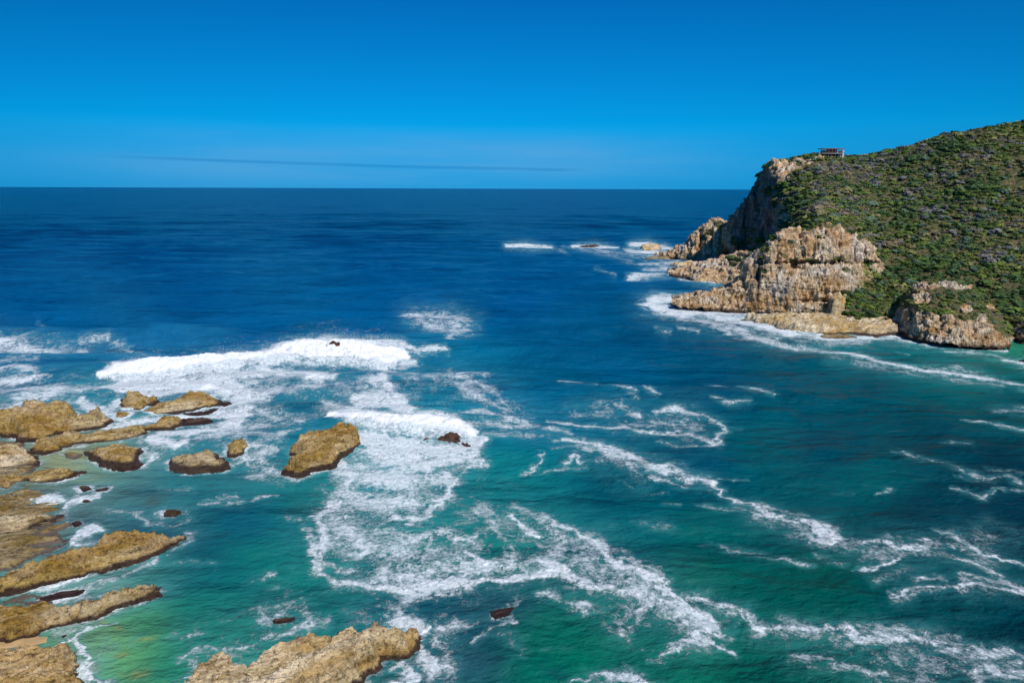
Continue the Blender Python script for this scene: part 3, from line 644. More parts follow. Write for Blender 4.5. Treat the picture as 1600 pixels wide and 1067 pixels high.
for k in range(10):
    m = np.arange(N) % 10 == k; T_, tint = TPL[k]
    a = rng.uniform(0, 6.283, m.sum()); ca, sa = np.cos(a), np.sin(a)
    x = T_[None, :, 0]*ca[:, None]-T_[None, :, 1]*sa[:, None]; y = T_[None, :, 0]*sa[:, None]+T_[None, :, 1]*ca[:, None]
    sc_ = rad[m][:, None]; hh = rng.uniform(.38, .72, (m.sum(), 1))
    V = np.stack([x*sc_, y*sc_, T_[None, :, 2]*sc_*hh], -1)+cen[m][:, None, :]
    VB.append(V.reshape(-1, 3)); CB.append((bc[m][:, None, :]*np.repeat(tint, 3)[None, :, None]).reshape(-1, 3))
VB = np.concatenate(VB); CB = np.concatenate(CB)
scrub = mesh_np('coastal_scrub', VB, np.arange(len(VB)).reshape(-1, 3), LEAF, smooth=False, attrs={'leaf_colour': CB})
tag(scrub, 'dense low green and grey coastal scrub covering the headland', kind='stuff')
# single bushes one can point at
def surf_at(x, y, names):
    best = None
    for (nm, PX, PY, W, r) in SH:
        if nm not in names: continue
        qx, qy = proj(W); d = (qx-x)**2+(qy-y)**2; i = np.unravel_index(np.argmin(d), d.shape)
        if d[i] < 60 and (best is None or W[i][1] < best[1]): best = W[i]
    return best
G4 = 'bushes rooted on the cliff ledges'
def bush(x, y, s, names, col, label, seed, group=G4):
    p = surf_at(x, y, names)
    if p is None: print('bush missed', x, y); return
    e = bpy.data.objects.new('bush', None); COL.objects.link(e); e.location = p.tolist(); tag(e, label, 'bush', group)
    r = np.random.default_rng(seed); Vs, Cs = [], []
    for j in range(7):
        T_, tint = TPL[(seed+j) % 10]; o_ = np.array([r.uniform(-.8, .8)*s, r.uniform(-.3, .3)*s, r.uniform(0, .45)*s]); ss = s*r.uniform(.35, .6)
        Vs.append(T_*ss*np.array([1, 1, .9])+o_); Cs.append(np.array(col)[None]*np.repeat(tint, 3)[:, None]*r.uniform(.8, 1.2))
    V = np.concatenate(Vs); mesh_np('foliage', V, np.arange(len(V)).reshape(-1, 3), LEAF, e, False, {'leaf_colour': np.concatenate(Cs)})
    # short stems
    st = []; sf = []
    for j in range(5):
        a = r.uniform(0, 6.28); tip = np.array([math.cos(a)*s*.5, math.sin(a)*s*.3, s*.5])
        for kk in range(4):
            an = kk*math.pi/2; o_ = np.array([math.cos(an), math.sin(an), 0])
            st += [o_*.07*s+np.array([0, 0, -.4*s]), tip+o_*.02*s]
        b0 = j*8
        for kk in range(4): q = (kk+1) % 4; sf.append([b0+2*kk, b0+2*q, b0+2*q+1, b0+2*kk+1])
    mesh_np('stem', np.array(st), np.array(sf), BARK, e, True)
BARK = mat_plain('bark', (.11, .08, .055), .9, .2, 6)
GR = (.045, .095, .015); DG = (.035, .07, .022); GY = (.12, .11, .10)
bush(1241,411, 3.2, 'C', GR, 'round bright green bush at the left end of the ledge across the pale bluff', 1)
bush(1268,408, 2.6, 'C', DG, 'flat dark green bush on the bluff ledge, next right of the round bright one', 2)
bush(1312,407, 2.8, 'C', GR, 'green bush toward the right end of the bluff ledge', 3)
bush(1209,370, 2.6, 'CM', GR, 'bright green bush in the notch at the top left corner of the pale bluff', 4)
bush(1235,381, 1.8, 'C', DG, 'small dark bush on the upper left face of the pale bluff', 5)
bush(1195,424, 1.7, 'C', DG, 'small dark bush beside the grey streak on the left of the bluff', 6)
bush(1123,346, 2.8, 'P', DG, 'olive bush on the very top of the lit seaward promontory', 7)
bush(1106,366, 2.6, 'P', DG, 'dark bush on the sloping left shoulder of the seaward promontory', 8)
bush(1322,423, 1.5, 'C', DG, 'small bush in a crack below the right end of the bluff ledge', 9)
bush(1327,493, 2.6, 'CDM', GR, 'bright green bush beside the whitish rock at the foot of the bluff', 10)
bush(1336,244, 1.6, 'M', DG, 'little dark bush on the skyline just right of the lookout building', 11, 'bushes standing up on the skyline')
bush(1474,207, 2.6, 'M', GY, 'grey leafless bush sticking up on the skyline of the right-hand slope', 12, 'bushes standing up on the skyline')
bush(1490,203, 2.0, 'M', DG, 'small dark bush on the skyline right of the grey leafless one', 13, 'bushes standing up on the skyline')
# ------------------------------------------------------------------ lookout building on the crest
def boxes(name, L, mat, parent, label=None):
    V, Fc = [], []
    for (x0, x1, y0, y1, z0, z1) in L:
        b = len(V); V += [(x, y, z) for z in (z0, z1) for (x, y) in ((x0, y0), (x1, y0), (x1, y1), (x0, y1))]
        Fc += [[b+3, b+2, b+1, b], [b+4, b+5, b+6, b+7]]+[[b+i, b+(i+1) % 4, b+4+(i+1) % 4, b+4+i] for i in range(4)]
    o = mesh_np(name, np.array(V, float), np.array(Fc), mat, parent, False)
    m = o.modifiers.new('edge', 'BEVEL'); m.width = .03; m.segments = 1
    if label: o['label'] = label
    return o
ROOF = mat_plain('dark_roof', (.16, .14, .15), .7, .2); TIM = mat_plain('weathered_timber', (.20, .13, .11), .85, .25)
RED = mat_plain('red_brown_wall', (.22, .055, .05), .85, .2); WALL = mat_plain('pale_wall', (.55, .47, .46), .85, .12); DECKM = mat_plain('pale_deck', (.5, .46, .44), .8, .15)
DKM = mat_plain('near_black', (.02, .018, .025), .5, .1)  # near-black, on the left wall and the foundation block
YB = 424.0
lft = at_y(1279.5, 243, YB); rgt = at_y(1316, 243, YB); Wd = rgt[0]-lft[0]; zb = at_y(1297, 243.5, YB)[2]
hut = bpy.data.objects.new('lookout_building', None); COL.objects.link(hut); hut.location = ((lft[0]+rgt[0])/2, YB, zb)
tag(hut, 'small open lookout building with a flat dark roof on the headland crest', 'building')
h2 = Wd/2
boxes('roof', [(-h2, h2-.5, -3.5, 3.3, 3.75, 4.0), (-h2+.4, h2-1.6, -3.0, 2.8, 4.003, 4.2)], ROOF, hut)
boxes('deck', [(-h2, h2-1.0, -3.9, 3.2, 1.0, 1.3)], DECKM, hut)
for i in range(7):
    xx = -h2+.25+i*(2*h2-1.9)/6; boxes('post', [(xx-.14, xx+.14, -3.4, -3.12, -2.2, .997), (xx-.11, xx+.11, -3.4, -3.18, 1.303, 3.747)], TIM, hut)
boxes('wall', [(-h2+4.2, h2-3.6, -.6, -.4, 1.303, 3.747)], RED, hut, 'dark red back wall behind the posts')
boxes('wall', [(-h2+.6, -h2+4.197, -.8, -.6, 1.303, 3.1)], DKM, hut, 'dark wall behind the left posts')
boxes('wall', [(h2-2.8, h2-.5, -3.1, 2.6, -2.4, .997), (h2-1.5, h2-.4, -3.0, 2.6, 1.303, 2.9)], WALL, hut, 'pale solid wall at the right end')
boxes('rail', [(-h2+.05, h2-1.1, -3.82, -3.74, 2.2, 2.3), (-h2+.05, h2-1.1, -3.82, -3.74, 1.75, 1.8)], TIM, hut)
boxes('foundation', [(-h2+.4, h2-2.9, -2.6, 3.0, -3.5, .997)], DKM, hut)
# ------------------------------------------------------------------ the sea
nc = 1150
tcol = np.concatenate([np.linspace(-2.2, -.86, 40)[:-1], np.linspace(-.86, .86, nc), np.linspace(.86, 2.2, 40)[1:]])
pyr = np.concatenate([np.linspace(1180, 300, 980)])
yr = at_z(np.full_like(pyr, 800.), pyr)[:, 1]
yr = np.concatenate([np.linspace(-80, yr[0]-1, 14), yr, np.geomspace(yr[-1]*1.08, 90000, 26)])
TX, YY = np.meshgrid(tcol, yr, indexing='ij'); XX = TX*np.maximum(YY, 46.0)
QX, QY = proj(P3(XX, YY)); near = YY > 30
QX = np.where(near, QX, 9999); QY = np.where(near, QY, 9999)
# wobble the strokes a little so that no painted edge stays smooth; scale is in metres
depth = np.maximum(YY, 50)
wob = fbm(P3(XX*.07, YY*.07), 6, 301, .68); wob2 = fbm(P3(XX*.07, YY*.07), 6, 311, .68)
mpp = F/depth; UX = QX+wob*mpp*4.2; UY = QY+wob2*mpp*4.2*50/depth
foam = np.zeros(XX.shape); veil_ = np.zeros(XX.shape); crest = np.zeros(XX.shape)
def stroke(den, *a, vw=2.2, h=0.0):
    pts = [tuple(a[i:i+3]) for i in range(0, len(a), 3)]
    xs = [p[0] for p in pts]; ys = [p[1] for p in pts]; wm = max(p[2] for p in pts)
    mg = wm*vw*1.6+6
    # rows/cols window
    sel = (UX > min(xs)-mg) & (UX < max(xs)+mg) & (UY > min(ys)-mg) & (UY < max(ys)+mg)
    if not sel.any(): return
    x = UX[sel]; y = UY[sel]; best = np.full(x.shape, 1e9); S_ = np.zeros(x.shape); ns_ = max(1, len(pts)-1)
    if len(pts) == 1: pts = pts*2
    for k_, (a0, a1) in enumerate(zip(pts[:-1], pts[1:])):
        ex, ey = a1[0]-a0[0], a1[1]-a0[1]
        t = np.clip(((x-a0[0])*ex+(y-a0[1])*ey)/(ex*ex+ey*ey+1e-9), 0, 1)
        d = np.hypot(x-a0[0]-t*ex, y-a0[1]-t*ey)/(a0[2]+t*(a1[2]-a0[2]))
        S_ = np.where(d < best, (k_+t)/ns_, S_); best = np.minimum(best, d)
    f = np.maximum(den*np.exp(-(best/1.15)**2.2), min(.42*den, .36)*np.exp(-(best/2.6)**2)); o_ = foam[sel]; foam[sel] = np.maximum(o_, f)+.25*np.minimum(o_, f)*(f > .1)*(o_ < 1)
    vv = den*np.exp(-(best/vw)**2)*.9; veil_[sel] = np.maximum(veil_[sel], vv)
    if h: crest[sel] = np.maximum(crest[sel], h*np.exp(-(best*1.0)**2)*sstep(0, .45, S_)*sstep(1, .75, S_))
# far breakers
stroke(.9, 790,384,3, 825,385,4.5, 862,388,2.5)
stroke(.9, 897,385,2.5, 930,385,4, 965,388,2)
stroke(.95, 985,383,3.5, 1010,383,5, 1035,388,4, 1060,390,2)
stroke(.85, 975,392,2, 1000,394,2.5, 1045,396,2)
stroke(.5, 930,392,2, 990,399,3, 1040,402,3)
stroke(.65, 1000,412,2, 1060,410,3)
stroke(.4, 880,386,2, 960,400,3, 1000,415,3)
stroke(.45, 850,384,2, 885,395,2)
stroke(.85, 980,432,2.5, 1010,430,3, 1055,427,3)
stroke(.7, 1005,421,2, 1045,419,3, 1060,421,2)
stroke(.9, 1060,436,2, 1075,438,3, 1110,443,3, 1130,445,2)
stroke(.45, 930,420,1.5, 960,430,1.5)
# round the headland
stroke(.95, 1003,475,4, 1020,467,6, 1055,466,4, 1085,461,2)
stroke(.9, 1003,475,5, 1025,481,7, 1070,488,7, 1110,487,6, 1145,488,4)
stroke(.75, 1110,490,8, 1150,500,10, 1200,513,10, 1240,522,7, 1290,525,5)
stroke(.62, 1010,480,4, 1080,498,5, 1130,508,5, 1170,526,5, 1220,538,3.5, 1290,548,3, 1330,556,2.5)
stroke(.95, 1140,488,3, 1170,492,3.5, 1215,491,2)
stroke(1.0, 1160,504,4, 1190,512,4, 1235,524,4)
stroke(.95, 1270,519,2, 1330,518,2)
stroke(.9, 1280,530,4, 1340,527,4.5, 1400,523,5, 1430,530,5, 1470,538,4, 1510,543,3, 1565,545,2)
stroke(.5, 1240,528,6, 1300,535,7, 1360,532,5)
stroke(.8, 1300,550,2, 1325,551,3.5, 1345,557,4, 1380,566,2.5, 1430,575,3, 1490,582,4, 1540,588,3, 1600,602,3)
stroke(.45, 1400,573,3, 1500,578,6, 1530,584,5)
stroke(.55, 1480,548,2, 1560,557,3, 1600,566,4)
stroke(.75, 1565,560,3, 1600,565,5, 1640,575,6)
stroke(.5, 1395,547,1.5, 1420,552,1.5)
stroke(.45, 1020,515,2, 1042,518,2)
stroke(.55, 1055,514,1.5, 1092,517,2)
stroke(.6, 1110,508,3, 1135,518,3)
stroke(.45, 1150,530,2, 1230,533,3)
# patch in mid sea
stroke(.62, 625,492,4, 660,492,7, 700,494,9, 740,503,7)
stroke(.55, 655,505,6, 700,515,9, 735,515,6, 690,530,4)
stroke(.5, 640,498,10, 720,508,12)
# left far foam
stroke(.62, -40,540,14, 30,542,12, 90,542,9, 130,540,4)
stroke(.7, -40,530,6, 30,535,6, 80,545,5)
stroke(.6, 120,532,3, 165,529,3, 190,538,4, 205,546,3, 222,551,2)
stroke(.4, 130,545,5, 180,545,4)
stroke(.35, 60,500,2, 76,509,2)
stroke(.7, -40,582,6, 30,577,5, 70,580,3)
stroke(.8, -40,598,6, 15,592,6, 50,588,3, 84,584,2)
stroke(.45, -40,565,6, 60,562,5)
stroke(.6, -40,612,6, 40,605,6, 90,607,5)
stroke(.35, 160,566,3, 175,572,2)
# the long breaker
stroke(1.5, 152,582,2, 180,580,7, 240,576,11, 320,573,12, 400,563,13, 470,552,15, 520,549,17, 560,552,16, 600,556,15, 632,550,7, vw=1.3, h=1.9)
stroke(.9, 560,540,4, 610,536,5, 655,545,3, 700,546,2)
stroke(.75, 610,560,10, 640,560,6)
stroke(.75, 190,592,5, 280,596,8, 350,590,8, 430,585,9, 520,590,7)
stroke(.6, 420,580,8, 470,592,9, 500,600,7)
stroke(1.1, 470,597,2, 498,592,4)
stroke(.8, -40,640,8, 10,632,7, 40,618,7)
stroke(.72, 50,618,8, 100,606,8, 150,603,10, 210,600,8)
stroke(1.0, 130,628,10, 150,640,10, 170,645,8, 185,632,8)
stroke(.9, 185,606,7, 240,603,8, 300,597,9, 350,603,12, 385,620,12, 380,640,12, 350,655,8)
stroke(1.05, 190,610,5, 250,616,6, 262,612,6, 330,603,6, 355,615,8)
stroke(.7, 395,620,7, 440,612,8, 512,608,7)
stroke(.35, 380,600,12, 430,598,12)
stroke(.95, 160,667,3, 200,658,5, 260,652,4, 320,648,5, 360,645,7)
stroke(1.1, 232,686,4, 248,692,8, 268,700,6, 290,694,6)
stroke(1.0, 240,680,5, 290,677,9, 330,668,9, 365,660,9)
stroke(.6, 300,692,6, 340,680,7, 400,665,7, 420,655,5)
stroke(.5, 290,703,4, 330,690,5, 360,682,5, 400,682,6, 440,688,7, 462,676,6)
stroke(.7, 95,712,2, 130,697,2.5, 165,690,3)
stroke(.7, 218,706,4, 240,714,7, 222,727,4, 190,732,2.5)
stroke(.6, 385,720,8, 420,722,12, 445,742,9, 400,748,6)
stroke(.6, 390,700,8, 430,705,8)
stroke(.65, 280,738,2, 320,736,2.5, 360,728,2.5, 392,712,4)
stroke(.7, 445,742,4, 485,742,5, 520,728,5, 535,712,4)
# big surf in the middle
stroke(1.4, 495,646,4, 540,650,10, 580,655,14, 620,662,18, 680,666,18, 730,674,14, 755,685,7, vw=1.4, h=.9)
stroke(.95, 555,628,8, 600,618,12, 640,640,10)
stroke(.85, 580,600,7, 600,590,7, 605,610,10)
stroke(.75, 505,630,5, 560,640,8)
stroke(.55, 560,600,5, 600,575,5, 650,575,4)
stroke(1.05, 575,690,16, 620,700,16, 680,702,13, 745,698,9, 768,690,5)
stroke(.8, 600,715,14, 680,718,12, 750,712,9)
stroke(.5, 400,640,6, 450,655,7, 500,640,5)
stroke(.62, 545,735,14, 600,745,18, 660,742,16, 700,735,10, 760,722,7)
stroke(.9, 540,720,5, 560,745,5, 545,760,4)
stroke(.85, 712,742,4, 705,755,4, 690,768,5, 675,775,4)
stroke(.75, 685,775,4, 660,795,6, 625,808,5, 600,800,5)
stroke(.58, 540,775,14, 590,785,20, 640,775,18)
stroke(.75, 520,790,7, 500,810,8, 515,840,9, 500,855,8)
stroke(.7, 480,830,6, 500,850,7, 515,870,9, 540,880,8)
stroke(.75, 505,870,6, 515,895,9, 545,915,9)
stroke(.5, 545,830,20, 590,860,22, 640,870,20)
stroke(.78, 545,915,9, 600,918,12, 660,915,12, 720,918,10, 800,912,9, 850,906,8)
stroke(.9, 700,912,5, 760,914,5, 820,908,6, 850,905,5)
stroke(.5, 580,900,14, 680,890,16, 780,890,14)
stroke(.5, 620,940,10, 700,930,8)
stroke(.4, 440,812,2.5, 475,815,3)
stroke(.45, 680,825,9, 720,845,9, 760,865,8)
stroke(.7, 662,825,4, 690,832,6, 700,845,5, 740,840,3)
stroke(.85, 715,868,5, 730,878,6, 750,880,4)
stroke(.5, 722,765,5, 745,785,8, 765,805,9)
stroke(.55, 740,800,8, 765,825,7, 780,850,7, 785,880,8)
stroke(.85, 795,812,3, 805,830,4, 822,842,4, 835,850,3)
stroke(.5, 800,795,8, 840,812,9, 870,840,10, 860,870,9)
stroke(.62, 850,812,4, 870,825,6, 910,842,8, 945,865,9, 970,890,10, 1000,905,9)
stroke(.9, 915,845,5, 930,862,6, 950,878,6, 975,893,6, 985,905,5)
stroke(.6, 935,850,5, 980,875,6, 1020,905,6)
stroke(.75, 985,900,9, 1015,915,9, 1040,930,9)
stroke(1.05, 1035,920,4, 1045,932,6, 1062,943,5, 1078,952,3)
stroke(.62, 850,900,10, 900,912,10, 950,925,11, 1000,935,11, 1050,950,10, 1090,965,12, 1140,985,11, 1168,985,6)
stroke(.85, 830,880,5, 865,895,7, 880,905,6, 910,920,6)
stroke(.6, 845,935,5, 880,945,6, 915,955,5)
stroke(.5, 950,965,8, 975,985,8, 990,950,8)
stroke(.5, 960,960,6, 1010,950,8)
stroke(.68, 1012,1016,2, 1040,1008,5, 1080,998,7, 1120,1003,6, 1150,1015,4)
stroke(.5, 1060,975,10, 1120,985,12)
stroke(.75, 1075,940,4, 1110,945,7, 1150,957,6, 1190,962,5, 1200,970,6, 1250,982,7, 1310,987,7, 1350,990,7)
stroke(.72, 1340,992,7, 1380,1003,7, 1440,1013,8, 1490,1028,7, 1550,1035,6, 1640,1045,6)
stroke(.5, 1200,968,6, 1230,988,7, 1265,998,5)
stroke(.5, 1360,985,6, 1440,1005,9, 1500,1018,7)
stroke(.55, 1255,1028,4, 1310,1028,6, 1350,1045,6, 1400,1055,6)
stroke(.6, 1540,1058,8, 1640,1062,10)
stroke(.45, 1450,1060,8, 1500,1058,6)
stroke(.85, 908,1060,3, 935,1055,5, 960,1045,6, 985,1040,6, 1010,1050,5)
stroke(.55, 1000,1045,6, 1040,1058,5)
# round the bottom rock
stroke(.6, 490,975,7, 440,988,6, 380,1000,5, 330,1015,4, 290,1035,4, 250,1058,4)
stroke(.5, 400,970,14, 450,945,12, 470,965,10)
stroke(.5, 330,990,8, 300,985,6)
stroke(.45, 540,960,12, 600,950,12, 560,940,8)
stroke(1.1, 605,965,6, 640,975,8, 665,985,7, 680,980,4)
stroke(1.0, 605,1045,7, 640,1050,10, 660,1065,10, 600,1075,8)
stroke(.8, 660,1005,8, 665,1035,12, 690,1060,12)
stroke(.6, 690,1010,14, 720,1030,14, 710,1060,16)
stroke(.55, 690,985,8, 750,985,8, 800,975,5)
stroke(.6, 755,1015,4, 780,1000,6, 812,985,4)
stroke(.5, 800,960,3, 815,950,3, 790,975,4)
stroke(.4, 790,1000,6, 830,1010,6, 820,1040,6)
stroke(.5, 430,955,12, 470,940,9)
# left pools
stroke(.65, 75,920,4, 115,912,5, 165,905,6, 215,890,5, 245,876,4)
stroke(.6, 100,928,4, 150,926,4, 180,918,4)
stroke(.45, 225,895,2.5, 265,885,2.5, 335,878,2)
stroke(.5, 260,868,4, 290,852,4, 312,842,5, 290,833,4)
stroke(1.0, 108,842,5, 125,835,7, 145,828,6, 157,822,4)
stroke(.85, 103,798,5, 120,790,7, 145,782,6, 160,778,3)
stroke(.45, 145,772,3, 190,768,2)
stroke(.45, 150,806,4, 185,800,4, 225,795,3)
stroke(.6, 215,800,3, 235,812,4, 265,816,4, 292,810,4, 298,800,3)
stroke(.6, 318,787,2, 352,788,4, 400,785,3, 432,779,2)
stroke(.5, 345,779,2, 380,774,3)
stroke(.4, 60,772,5, 90,780,5)
stroke(.35, 240,765,3, 300,770,3)
stroke(1.05, 78,1000,3, 108,986,5, 128,990,6, 128,1010,5, 137,1030,5, 140,1055,7, 170,1070,9)
stroke(.8, 118,984,4, 150,970,3, 190,955,2, 205,948,1.5)
stroke(.4, 150,1000,6, 190,985,4)
stroke(.35, 230,970,4, 215,990,4)
stroke(.5, 375,910,4, 400,900,5, 430,892,3)
# centre-right threads
stroke(.5, 645,590,6, 700,580,4, 760,592,4)
stroke(.5, 700,572,4, 712,590,6, 735,600,5, 790,620,4, 800,632,3)
stroke(.55, 700,605,5, 750,618,6, 795,640,5)
stroke(.6, 715,645,3, 760,640,4, 800,655,4, 840,660,3)
stroke(.7, 735,660,4, 800,668,5, 850,664,4, 872,670,3)
stroke(.55, 770,680,4, 830,680,4, 880,676,2)
stroke(.45, 700,590,12, 760,625,12)
stroke(.65, 880,597,2, 930,602,3, 970,608,3, 985,618,3)
stroke(.7, 970,603,3, 1000,603,3, 1012,618,4, 1028,626,2)
stroke(.55, 985,600,2, 1035,602,2)
stroke(.55, 955,640,3, 995,648,4)
stroke(.5, 975,625,4, 985,632,3)
stroke(.78, 855,655,2, 920,658,3, 975,662,3.5, 1010,672,3.5, 1070,676,4, 1100,684,4)
stroke(.8, 1020,643,3, 1060,640,4, 1095,648,4, 1118,658,4, 1122,672,4, 1105,685,4)
stroke(.45, 1010,655,6, 1090,665,7)
stroke(.65, 1022,686,1.5, 1060,690,2, 1085,692,2.5, 1118,686,3)
stroke(.5, 1128,663,1.2, 1146,664,1.2)
stroke(.65, 1150,603,1.2, 1165,608,2.5, 1190,618,2.5, 1216,626,1.2)
stroke(.6, 1118,628,1.2, 1150,633,2.5, 1180,631,2)
stroke(.35, 1095,600,1.2, 1150,608,1.2)
stroke(.85, 865,686,3, 900,690,5, 945,700,6, 985,715,7, 1020,724,6, 1060,733,5, 1100,745,5, 1135,750,4)
stroke(.6, 910,705,6, 950,712,7, 990,728,4)
stroke(.65, 1020,738,2.5, 1060,746,3, 1090,752,3)
stroke(.9, 1128,750,4, 1138,760,4, 1136,770,4, 1152,780,3.5)
stroke(.5, 1138,743,1.2, 1182,744,1.2)
stroke(.65, 1152,782,4, 1180,795,5, 1210,808,5, 1250,820,5, 1310,838,5)
stroke(.55, 1170,790,3, 1215,797,3, 1248,805,3)
stroke(.5, 1095,788,2, 1140,796,3, 1200,808,3)
stroke(.5, 1045,782,2.5, 1065,785,2.5)
stroke(.7, 1260,830,5, 1290,835,5, 1320,842,3)
stroke(.65, 865,705,2, 890,702,3, 900,695,3)
stroke(.8, 830,730,2, 845,722,3, 850,710,1.5)
stroke(.55, 820,735,2, 870,732,2.5, 915,735,3)
stroke(.7, 880,726,3, 895,718,2.5, 905,727,3)
stroke(.4, 960,748,1.5, 990,758,1.5)
stroke(.4, 1010,762,1.2, 1060,763,1.2)
stroke(.35, 1000,820,4, 1050,825,4)
stroke(.6, 1100,852,1.2, 1140,855,2, 1165,860,3, 1215,866,3, 1270,874,3)
stroke(.85, 1350,878,3, 1375,882,3, 1405,874,2)
stroke(.55, 1285,862,3, 1310,866,3.5, 1335,868,3)
stroke(.4, 1330,850,3, 1350,848,3)
stroke(.75, 1355,850,3, 1385,845,4, 1405,855,5, 1435,862,4)
stroke(.6, 1430,845,4, 1460,850,4, 1490,855,3)
stroke(.62, 1450,826,1.5, 1485,832,4, 1520,845,5, 1550,858,4, 1570,858,3)
stroke(.9, 1560,856,2.5, 1585,868,2.5, 1620,878,3)
stroke(.35, 1520,830,10, 1600,845,10)
stroke(.58, 1485,875,5, 1530,884,7, 1565,900,5)
stroke(.4, 1370,900,5, 1440,890,7)
stroke(.6, 1495,905,4, 1520,915,5, 1560,918,5, 1600,935,6)
stroke(.7, 1390,927,2.5, 1430,928,3, 1470,932,5, 1530,935,5, 1580,940,4, 1640,950,6)
stroke(.6, 1430,915,4, 1460,912,4, 1480,922,4)
stroke(.45, 1500,920,8, 1600,925,8)
stroke(.6, 1400,710,1.5, 1425,716,2.5, 1475,724,2.5, 1520,740,3, 1545,748,3, 1570,743,2.5, 1605,755,2)
stroke(.65, 1488,765,1.5, 1525,768,2, 1540,772,2.5, 1558,766,1.5)
stroke(.6, 1555,761,1.2, 1620,764,1.5)
stroke(.4, 1500,745,1.2, 1560,754,1.5)
stroke(.6, 1518,660,1.2, 1560,664,1.8, 1620,674,1.8)
stroke(.5, 1555,640,3, 1620,645,5)
stroke(.4, 1475,692,1.2, 1530,697,1.5)
stroke(.5, 1360,772,1.2, 1392,765,2)
stroke(.4, 1300,770,1.5, 1325,770,1.5)
stroke(.35, 1540,730,2, 1600,738,2)
stroke(.35, 860,1020,3, 900,1015,3)
stroke(.35, 1000,1005,3, 1040,1020,2)

stroke(.42, 560,760,40, 620,770,45, 660,760,30)
stroke(.40, 560,840,50, 620,860,55, 700,880,50, 780,890,40)
stroke(.36, 720,800,35, 790,840,45, 850,870,40)
stroke(.42, 900,880,30, 960,920,30, 1040,960,30, 1120,985,22)
stroke(.38, 420,730,30, 400,700,25)
stroke(.34, 350,680,30, 420,670,30)
stroke(.45, 200,600,20, 320,610,25, 400,605,20)
stroke(.38, 20,600,25, 110,615,20)
stroke(.36, 700,590,16, 780,630,20, 840,665,14)
stroke(.36, 960,660,12, 1080,660,16)
stroke(.34, 900,700,14, 1000,735,14)
stroke(.34, 1180,800,10, 1300,835,10)
stroke(.34, 1380,855,12, 1480,850,14, 1570,870,14)
stroke(.34, 1420,925,10, 1540,925,14)
stroke(.32, 1260,1040,12, 1380,1050,14, 1560,1050,14)
stroke(.36, 690,1020,40, 700,990,30)
stroke(.34, 420,965,30, 350,1000,25)
stroke(.35, 1010,480,12, 1120,505,14, 1220,530,12)
stroke(.5, 560,700,30, 660,720,30)
stroke(.6, 585,745,14, 640,755,12)
stroke(.55, 560,850,9, 575,880,9, 600,895,9)
stroke(.6, 625,835,7, 655,830,6, 650,850,5)
stroke(.5, 590,820,7, 610,835,6)
stroke(.55, 660,880,8, 690,895,8)
stroke(.5, 610,880,7, 640,900,7)
stroke(.55, 560,915,12, 620,930,9, 690,930,8)
stroke(.5, 760,885,8, 800,885,8, 830,880,7)
stroke(.5, 870,900,8, 900,885,6, 870,870,6)

stroke(.55, 60,640,14, 120,650,12)
stroke(.5, 220,590,22, 340,600,24, 420,600,18)
stroke(.7, 330,625,12, 370,640,14, 350,665,12)
stroke(.5, 400,640,16, 440,640,12)
stroke(.55, 250,700,12, 220,690,8)
stroke(.5, 470,600,14, 540,610,14)
stroke(.6, 560,610,12, 600,600,12)
stroke(.45, 640,590,18, 690,600,14)
stroke(.55, 500,690,10, 530,720,14)
stroke(.5, 545,800,26, 600,830,28, 640,860,26, 700,890,22)
stroke(.6, 520,780,14, 530,830,14)
stroke(.5, 720,740,8, 700,770,10)
stroke(.5, 860,830,14, 930,880,16, 1000,930,16)
stroke(.5, 840,900,16, 940,930,16)
stroke(.45, 1060,990,20, 1130,990,16)
stroke(.45, 1210,985,12, 1300,1000,12)
stroke(.45, 1330,1010,10, 1430,1030,10, 1530,1050,10)
stroke(.42, 1180,810,8, 1290,838,8, 1350,848,8)
stroke(.45, 1360,865,8, 1460,870,8, 1560,890,10)
stroke(.45, 1400,935,6, 1500,938,8, 1600,945,8)
stroke(.4, 880,640,8, 960,640,8)
stroke(.4, 1300,560,5, 1420,580,5, 1560,600,5)
WGAIN = 1.0
# foam collecting round every near rock
for P in FOOT:
    lo_, hi_ = P.min(0)-4, P.max(0)+4
    sel = (XX > lo_[0]) & (XX < hi_[0]) & (YY > lo_[1]) & (YY < hi_[1])
    if not sel.any(): continue
    d = -poly_sd(XX[sel], YY[sel], P)
    k_ = np.clip(.5+.9*fbm(P3(XX[sel]*.12, YY[sel]*.12), 2, 401), 0, 1)
    f = (.8*k_+.3)*np.exp(-(np.maximum(d, 0)/1.15)**2); foam[sel] = np.maximum(foam[sel], f)
    veil_[sel] = np.maximum(veil_[sel], (.25+.7*k_)*np.exp(-(np.maximum(d, 0)/2.2)**2))
